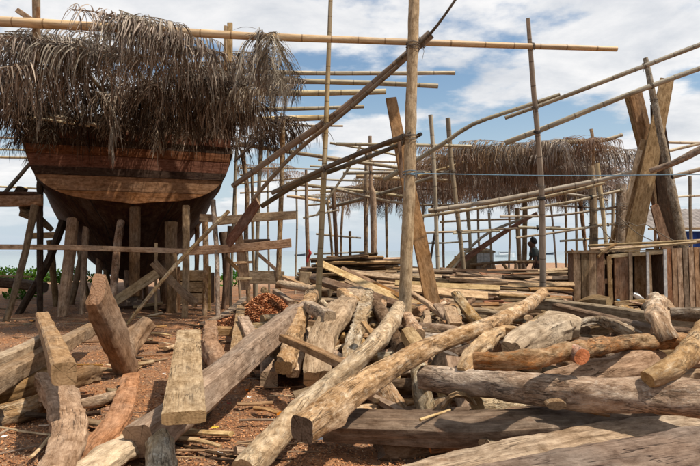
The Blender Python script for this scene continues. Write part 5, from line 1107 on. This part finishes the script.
# ------------------------------------------------------------------ lumber stack, middle
SG = 'sawn boards stacked behind the log pile'
def bd(label, a, b, Ya, Yb, wpx, mat, t=.035, normal=(0, -.75, .66), name='board', cat='board', kind='board', group=SG, **kw):
    P_ = [PD(*a, Ya), PD((a[0] + b[0]) / 2, (a[1] + b[1]) / 2, (Ya + Yb) / 2) + Vector((0, 0, rng.uniform(-.02, .02))), PD(*b, Yb)]; wp = spread(wpx, 3)
    return stick(name, label, cat, mat, P_, [w * p.y / F_PX for w, p in zip(wp, P_)], t, kind, group, normal=normal, **kw)
bd('broad yellow board, the topmost of the bright boards right of the middle post', (408, 288), (488, 296), 11.4, 11.2, [10, 11, 11], 'yellow_wood', .04, (.05, -.6, .8))
bd('long yellow board behind the broad one', (395, 283), (500, 288), 12.2, 12, [6, 7, 6], 'yellow_wood', .04)
bd('yellow board end below the broad board', (405, 302), (463, 307), 10.9, 10.8, [7, 7, 8], 'yellow_wood', .04)
bd('lowest bright yellow board end above the log pile', (420, 312), (471, 312), 10.5, 10.4, [8, 10, 9], 'yellow_wood', .04)
bd('long thin board reaching right to the first hutch, light on top', (440, 279), (573, 278), 13.6, 13.8, [4, 4, 4.5], 'yellow_wood', .04)
bd('second long board reaching the first hutch', (455, 287), (574, 284), 13.0, 13.2, [4, 5, 5], 'pale_wood', .04)
bd('pale wide board slanting down right, left of the middle post', (318, 262), (412, 305), 12.4, 11.0, [7, 9, 8], 'pale_wood', .04)
bd('reddish board slanting beside the pale wide one', (342, 268), (414, 300), 12.3, 11.1, [3.5, 5, 5], 'orange_wood', .04)
bd('second reddish slanting board', (362, 278), (420, 306), 12.0, 10.8, [4, 5, 5], 'red_wood', .04)
bd('dark beam slanting down right below the pale wide board', (312, 278), (400, 306), 11.8, 10.7, [8, 9, 9], 'brown_wood', .14)
bd('brown board lying level left of the middle post', (350, 272), (404, 278), 12.8, 12.6, [5, 6, 6], 'tan_wood', .05)
bd('thin light board edge crossing the slanting boards', (345, 281), (440, 320), 11.6, 10.2, [3, 3.5, 4], 'tan_wood', .04)
bd('narrow board sloping to the foot of the leaning plank', (410, 312), (450, 330), 10.6, 9.8, [3, 4, 4], 'pale_wood', .03)
bd('squared beam end below the yellow boards, facing right', (455, 316), (494, 309), 10.6, 10.9, [10, 10, 10], 'brown_wood', .2, end='tan_end')
# top pile of dark thin boards
for i in range(34):
    y = 254.5 + i * .8; L_ = rng.uniform(60, 98); x0 = 322 - i * 1.0 + rng.uniform(-8, 12); x1 = min(402, x0 + L_ * (.6 if i < 6 else 1)); yy = y + (x1 - x0) * .02
    bd('thin dark board in the neat stack left of the middle post', (x0, y + rng.uniform(1, 4)), (x1, yy - rng.uniform(0, 3)), 13.9 + rng.uniform(-.4, .4), 13.9 + rng.uniform(-.5, .5), [rng.uniform(2.4, 4.6)] * 3, rng.choice(['brown_wood', 'tan_wood', 'brown_wood', 'grey_wood', 'dark_wood']), rng.uniform(.03, .06), (0, -.4, .9), group='thin boards in the neat stack')
# broad heap of boards between posts and to the hutches
for i in range(150):
    u = (i % 75) / 74; y = 270 + 41 * u; Y = 14.8 - 4.1 * u; xc = rng.uniform(330, 570); L_ = rng.uniform(40, 130); sl = rng.uniform(-.05, .09)
    x0, x1 = xc - L_ / 2, min(572, xc + L_ / 2); x0 = max(318, x0); m_ = rng.choice(['brown_wood', 'tan_wood', 'brown_wood', 'brown_wood', 'orange_wood', 'grey_wood', 'dark_wood', 'pale_wood', 'red_wood', 'dark_wood', 'grey_wood'])
    wh = 'left of the tall middle post' if xc < 400 else 'right of the tall middle post' if xc < 490 else 'beside the leftmost hutch'; cw = {'brown_wood': 'brown', 'tan_wood': 'tan', 'orange_wood': 'orange', 'grey_wood': 'grey', 'dark_wood': 'dark', 'pale_wood': 'pale', 'red_wood': 'reddish'}[m_]
    bd(cw + ' board in the loose heap behind the log pile, ' + wh, (x0, y - sl * L_ / 2 + rng.uniform(-1, 1)), (x1, y + sl * L_ / 2), Y + rng.uniform(-.4, .4), Y + rng.uniform(-.4, .4), [rng.uniform(2.5, 7)] * 3, m_, rng.uniform(.03, .10), (rng.uniform(-.2, .2), -.35, .9), group='loose sawn boards behind the log pile')
# a core below so that the heap stands on something: sleepers
for k in range(9):
    x = -.6 + k * .62; bd_o = stick('sleeper', 'rough dark sleeper under the loose heap of boards', 'timber', 'dark_wood', [Vector((x, 10.6, .1)), Vector((x + .1, 12.5, .35)), Vector((x + .1, 14.2, .5))], .3, .3, 'hewn', 'sleepers under the boards')
# timber on the far sand
for i in range(34):
    px = rng.uniform(500, 574) if i < 24 else rng.uniform(440, 505); u = rng.random(); Y = 19 + 9 * u; c0 = PD(px, 270, Y); z = H(c0.x, Y) + rng.uniform(.03, .35 * (1 - u) + .08); L_ = rng.uniform(.8, 2.6); a = rng.uniform(-.5, .5)
    stick('plank', 'weathered plank strewn on the sand beyond the boards', 'plank', rng.choice(['tan_wood', 'brown_wood', 'grey_wood', 'orange_wood', 'pale_wood']), [Vector((c0.x - math.cos(a) * L_ / 2, Y - math.sin(a) * L_ / 2, z - .04)), Vector((c0.x + math.cos(a) * L_ / 2, Y + math.sin(a) * L_ / 2, z + .05))], rng.uniform(.1, .22), rng.uniform(.04, .12), 'board', 'planks strewn on the sand')
for i in range(12):
    px = rng.uniform(355, 450); Y = rng.uniform(15, 20); c0 = PD(px, 270, Y); z = rng.uniform(.3, .75); L_ = rng.uniform(.8, 2.4); a = rng.uniform(-.3, .3)
    stick('plank', 'dark plank in the low heap seen past the middle post before the sea', 'plank', rng.choice(['brown_wood', 'grey_wood', 'dark_wood']), [Vector((c0.x - math.cos(a) * L_ / 2, Y, z)), Vector((c0.x + math.cos(a) * L_ / 2, Y + math.sin(a), z + .05))], rng.uniform(.12, .25), rng.uniform(.06, .3), 'board', 'planks before the sea')

# ------------------------------------------------------------------ smaller pieces filling the pile
FG = 'offcuts and branches filling the log pile'
def pileh(x, y):      # height of the heap's body
    px = 350 + F_PX * x / y; a = sstep(225, 330, px) * sstep(4.3, 5.6, y) * (1 - sstep(9.8, 12, y)); b = 1 if px > 400 else .75
    return a * b * (.08 + .62 * sstep(4.6, 8.5, y))
mats_f = ['tan_bark', 'grey_bark', 'dark_bark', 'tan_wood', 'grey_wood', 'brown_wood', 'peeled_bark', 'tan_bark', 'dark_bark', 'deep_timber']
desc = {'tan_bark': 'tan barked offcut wedged in the log pile', 'grey_bark': 'grey barked offcut wedged in the log pile', 'dark_bark': 'dark barked branch wedged in the log pile', 'tan_wood': 'tan hewn offcut wedged in the log pile', 'grey_wood': 'grey hewn offcut wedged in the log pile',
        'brown_wood': 'brown hewn offcut wedged in the log pile', 'peeled_bark': 'pale peeled branch wedged in the log pile', 'deep_timber': 'dark squared offcut wedged in the log pile'}
for i in range(300):
    Y = 4.5 + 6.6 * rng.random() ** .8; px = rng.uniform(250, 712) if i % 3 else rng.uniform(380, 712); x = (px - 350) / F_PX * Y
    if (px < 420 and Y < 5.6) or (px < 335 and Y < 7.4): continue
    hgt = pileh(x, Y); big_ = rng.random() < .5; L_ = rng.uniform(.5, 1.5) if big_ else rng.uniform(.25, .8); w_ = rng.uniform(.09, .2) if big_ else rng.uniform(.04, .1)
    a = rng.choice([rng.gauss(.5, .5), rng.uniform(0, 3.14)]); zt = hgt * rng.uniform(.35, 1.0) + .03; tl = rng.uniform(-.25, .25)
    d = Vector((math.cos(a), math.sin(a), tl)); c0 = Vector((x, Y, max(zt, w_ * .4 + abs(tl) * L_ * .45))); m_ = rng.choice(mats_f); bend = Vector((rng.uniform(-.08, .08), rng.uniform(-.08, .08), rng.uniform(-.02, .06))) * L_
    stick('branch' if 'bark' in m_ else 'offcut', desc[m_] + (', lower left part' if px < 400 and Y < 7 else ', upper left part' if px < 400 else ', middle below the longest log' if px < 480 and Y < 7 else ', behind the longest log' if px < 560 and Y >= 7 else ', right part in front' if Y < 7 else ', right part before the hutches'), 'branch' if 'bark' in m_ else 'offcut', m_, [c0 - d * L_ / 2, c0 + bend, c0 + d * L_ / 2], [w_, w_ * rng.uniform(.9, 1.15), w_ * rng.uniform(.6, 1)], None if rng.random() < .5 else w_ * rng.uniform(.4, .9), 'log' if 'bark' in m_ else rng.choice(['hewn', 'board', 'hewn']), FG, rough=rng.uniform(.08, .2), n=None, ends=rng.choice([0, .2, .4]), step=max(.05, w_ * .5))
for i in range(75):     # pieces tipped up towards the viewer
    Y = rng.uniform(5.6, 10.2); px = rng.uniform(258, 470) if i % 4 else rng.uniform(470, 700); x = (px - 350) / F_PX * Y
    hgt = pileh(x, Y); L_ = rng.uniform(.5, 1.3); w_ = rng.uniform(.09, .19); a = rng.gauss(1.35, .5); tl = rng.uniform(-.1, .55); m_ = rng.choice(['tan_bark', 'grey_bark', 'tan_wood', 'grey_wood', 'peeled_bark', 'dark_bark', 'brown_wood', 'pale_wood', 'cream_bark'])
    if (px > 350 and Y < 7 and px < 430) or (px < 340 and Y < 7.6): continue
    d = Vector((math.cos(a) * .8, math.sin(a), tl)).normalized(); c0 = Vector((x, Y, max(w_ * .5 + abs(d.z) * L_ * .5, hgt * rng.uniform(.7, 1.05) + .04))); cw = m_.split('_')[0].replace('cream', 'cream barked').replace('peeled', 'peeled pale')
    k_ = 'short %s %s tipped up in the %s of the pile' % (cw, 'log' if 'bark' in m_ else 'hewn piece', 'left part' if px < 360 else 'middle' if px < 470 else 'right part')
    stick('log' if 'bark' in m_ else 'hewn_log', k_, 'log', m_, [c0 - d * L_ / 2, c0 + Vector((rng.uniform(-.05, .05), 0, rng.uniform(-.03, .03))), c0 + d * L_ / 2], [w_ * rng.uniform(.8, 1.1), w_, w_ * rng.uniform(.7, 1)], w_ * rng.uniform(.5, 1.0), 'log' if 'bark' in m_ else 'hewn', FG, rough=rng.uniform(.08, .2), n=18, step=w_ * .35, end='pale_end' if rng.random() < .4 else None)
# twigs and slats lying on the open ground
for i in range(210):
    Y = 4.4 + 14 * rng.random() ** 1.3; px = rng.uniform(-10, 330); x = (px - 350) / F_PX * Y; z = H(x, Y) + .02; L_ = rng.uniform(.15, .7); a = rng.uniform(-.6, .6) if rng.random() < .6 else rng.uniform(0, 3.14)
    w_ = rng.uniform(.01, .04) if rng.random() < .75 else rng.uniform(.05, .11); m_ = rng.choice(['tan_wood', 'grey_wood', 'brown_wood', 'dark_wood', 'orange_wood', 'pale_wood']); d = Vector((math.cos(a), math.sin(a), 0)); c0 = Vector((x, Y, z + w_ * .4))
    stick('wood_sliver', m_.split('_')[0] + ' sliver of wood lying on the sawdust floor ' + ('in front at left' if px < 110 and Y < 8 else 'in front of the heavy squared beam' if Y < 8 else 'under the hull props' if px < 230 else 'near the heap of shavings'), 'sliver', m_, [c0 - d * L_ / 2 + Vector((0, 0, rng.uniform(0, .03))), c0 + d.orthogonal() * rng.uniform(-.02, .02), c0 + d * L_ / 2], [w_, w_, w_ * .6], w_ * .5, 'hewn', 'slivers on the sawdust floor', n=8, step=.12)

# ------------------------------------------------------------------ wood chips and litter
def chips(name, N, place, mat, smin, smax, seed, lift=.012):
    rg = random.Random(seed); mb = MB()
    for i in range(N):
        x, y = place(rg); s_ = rg.uniform(smin, smax) * (1 + .05 * y); z = H(x, y) + .022 * noise.noise(Vector((x * 5, y * 5, 1))) + rg.uniform(0, lift) + .006
        a = Vector((rg.uniform(-1, 1), rg.uniform(-1, 1), rg.uniform(-.4, .4))).normalized(); b = a.cross(Vector((rg.uniform(-.5, .5), rg.uniform(-.5, .5), 1))).normalized() * rg.uniform(.25, .7); c_ = Vector((x, y, z)); bow = a.cross(b) * s_ * rg.uniform(-.3, .5)
        mb.add([c_ - a * s_ - b * s_, c_ - a * s_ + b * s_, c_ + bow - b * s_, c_ + bow + b * s_, c_ + a * s_ - b * s_ * .6, c_ + a * s_ + b * s_ * .6], [(0, 1, 3, 2), (2, 3, 5, 4)])
    return tag(mb.build(name, mat), {'wood_chips': 'wood chips and shavings scattered over the yard floor', 'sawdust_heap': 'heap of orange red shavings beside the pale upright plank'}[name], {'wood_chips': 'wood chips', 'sawdust_heap': 'shavings'}[name], kind='stuff')
def near(rg):
    y = 4.0 + 13 * rg.random() ** 1.9; x = (rg.uniform(-30, 730) - 350) / F_PX * y
    while pileh(x, y) > .3: y = 4.0 + 13 * rg.random() ** 1.9; x = (rg.uniform(-30, 730) - 350) / F_PX * y
    return x, y
chips('wood_chips', 70000, near, 'chip', .003, .010, 5)
chips('sawdust_heap', 16000, lambda rg: (rg.gauss(-1.72, .5), rg.gauss(12.5, .5)), 'red_chip', .008, .018, 6, .05)
def scrap(label, px, py, s_, mat, group=None):
    p = PH(px, py, 0); p.z = H(p.x, p.y) + .03; mb = MB(); vs_, n = [], 4
    for j in range(n + 1):
        for i in range(n + 1): vs_.append(p + Vector(((i - 2) * s_ / 2, (j - 2) * s_ / 3, .6 * s_ * noise.noise(Vector((i * .9 + px, j * .9, 0))) + .01)))
    mb.add(vs_, [(j * 5 + i, j * 5 + i + 1, j * 5 + i + 6, j * 5 + i + 5) for j in range(n) for i in range(n)]); tag(mb.build('plastic_scrap', mat, None, p), label, 'litter', group)
scrap('crumpled white scrap on the sawdust between the heavy beam and the peeled log', 249, 405, .02, 'white_cloth'); scrap('yellow scrap of wrapping on the sawdust near the bottom edge', 215, 437, .03, 'yellow_scrap')
scrap('white scrap near the bottom edge left of the peeled log', 219, 462, .025, 'white_cloth'); scrap('bluish scrap beside the dark timber end at the bottom', 321, 452, .05, 'boat_white')
scrap('small red scrap on the sawdust below the heavy beam', 229, 411, .02, 'red_cloth'); scrap('pale scrap at the bottom left corner', 4, 448, .02, 'white_cloth')
scrap('white scrap under the pale board ends behind the first log', 164, 376, .018, 'white_cloth')
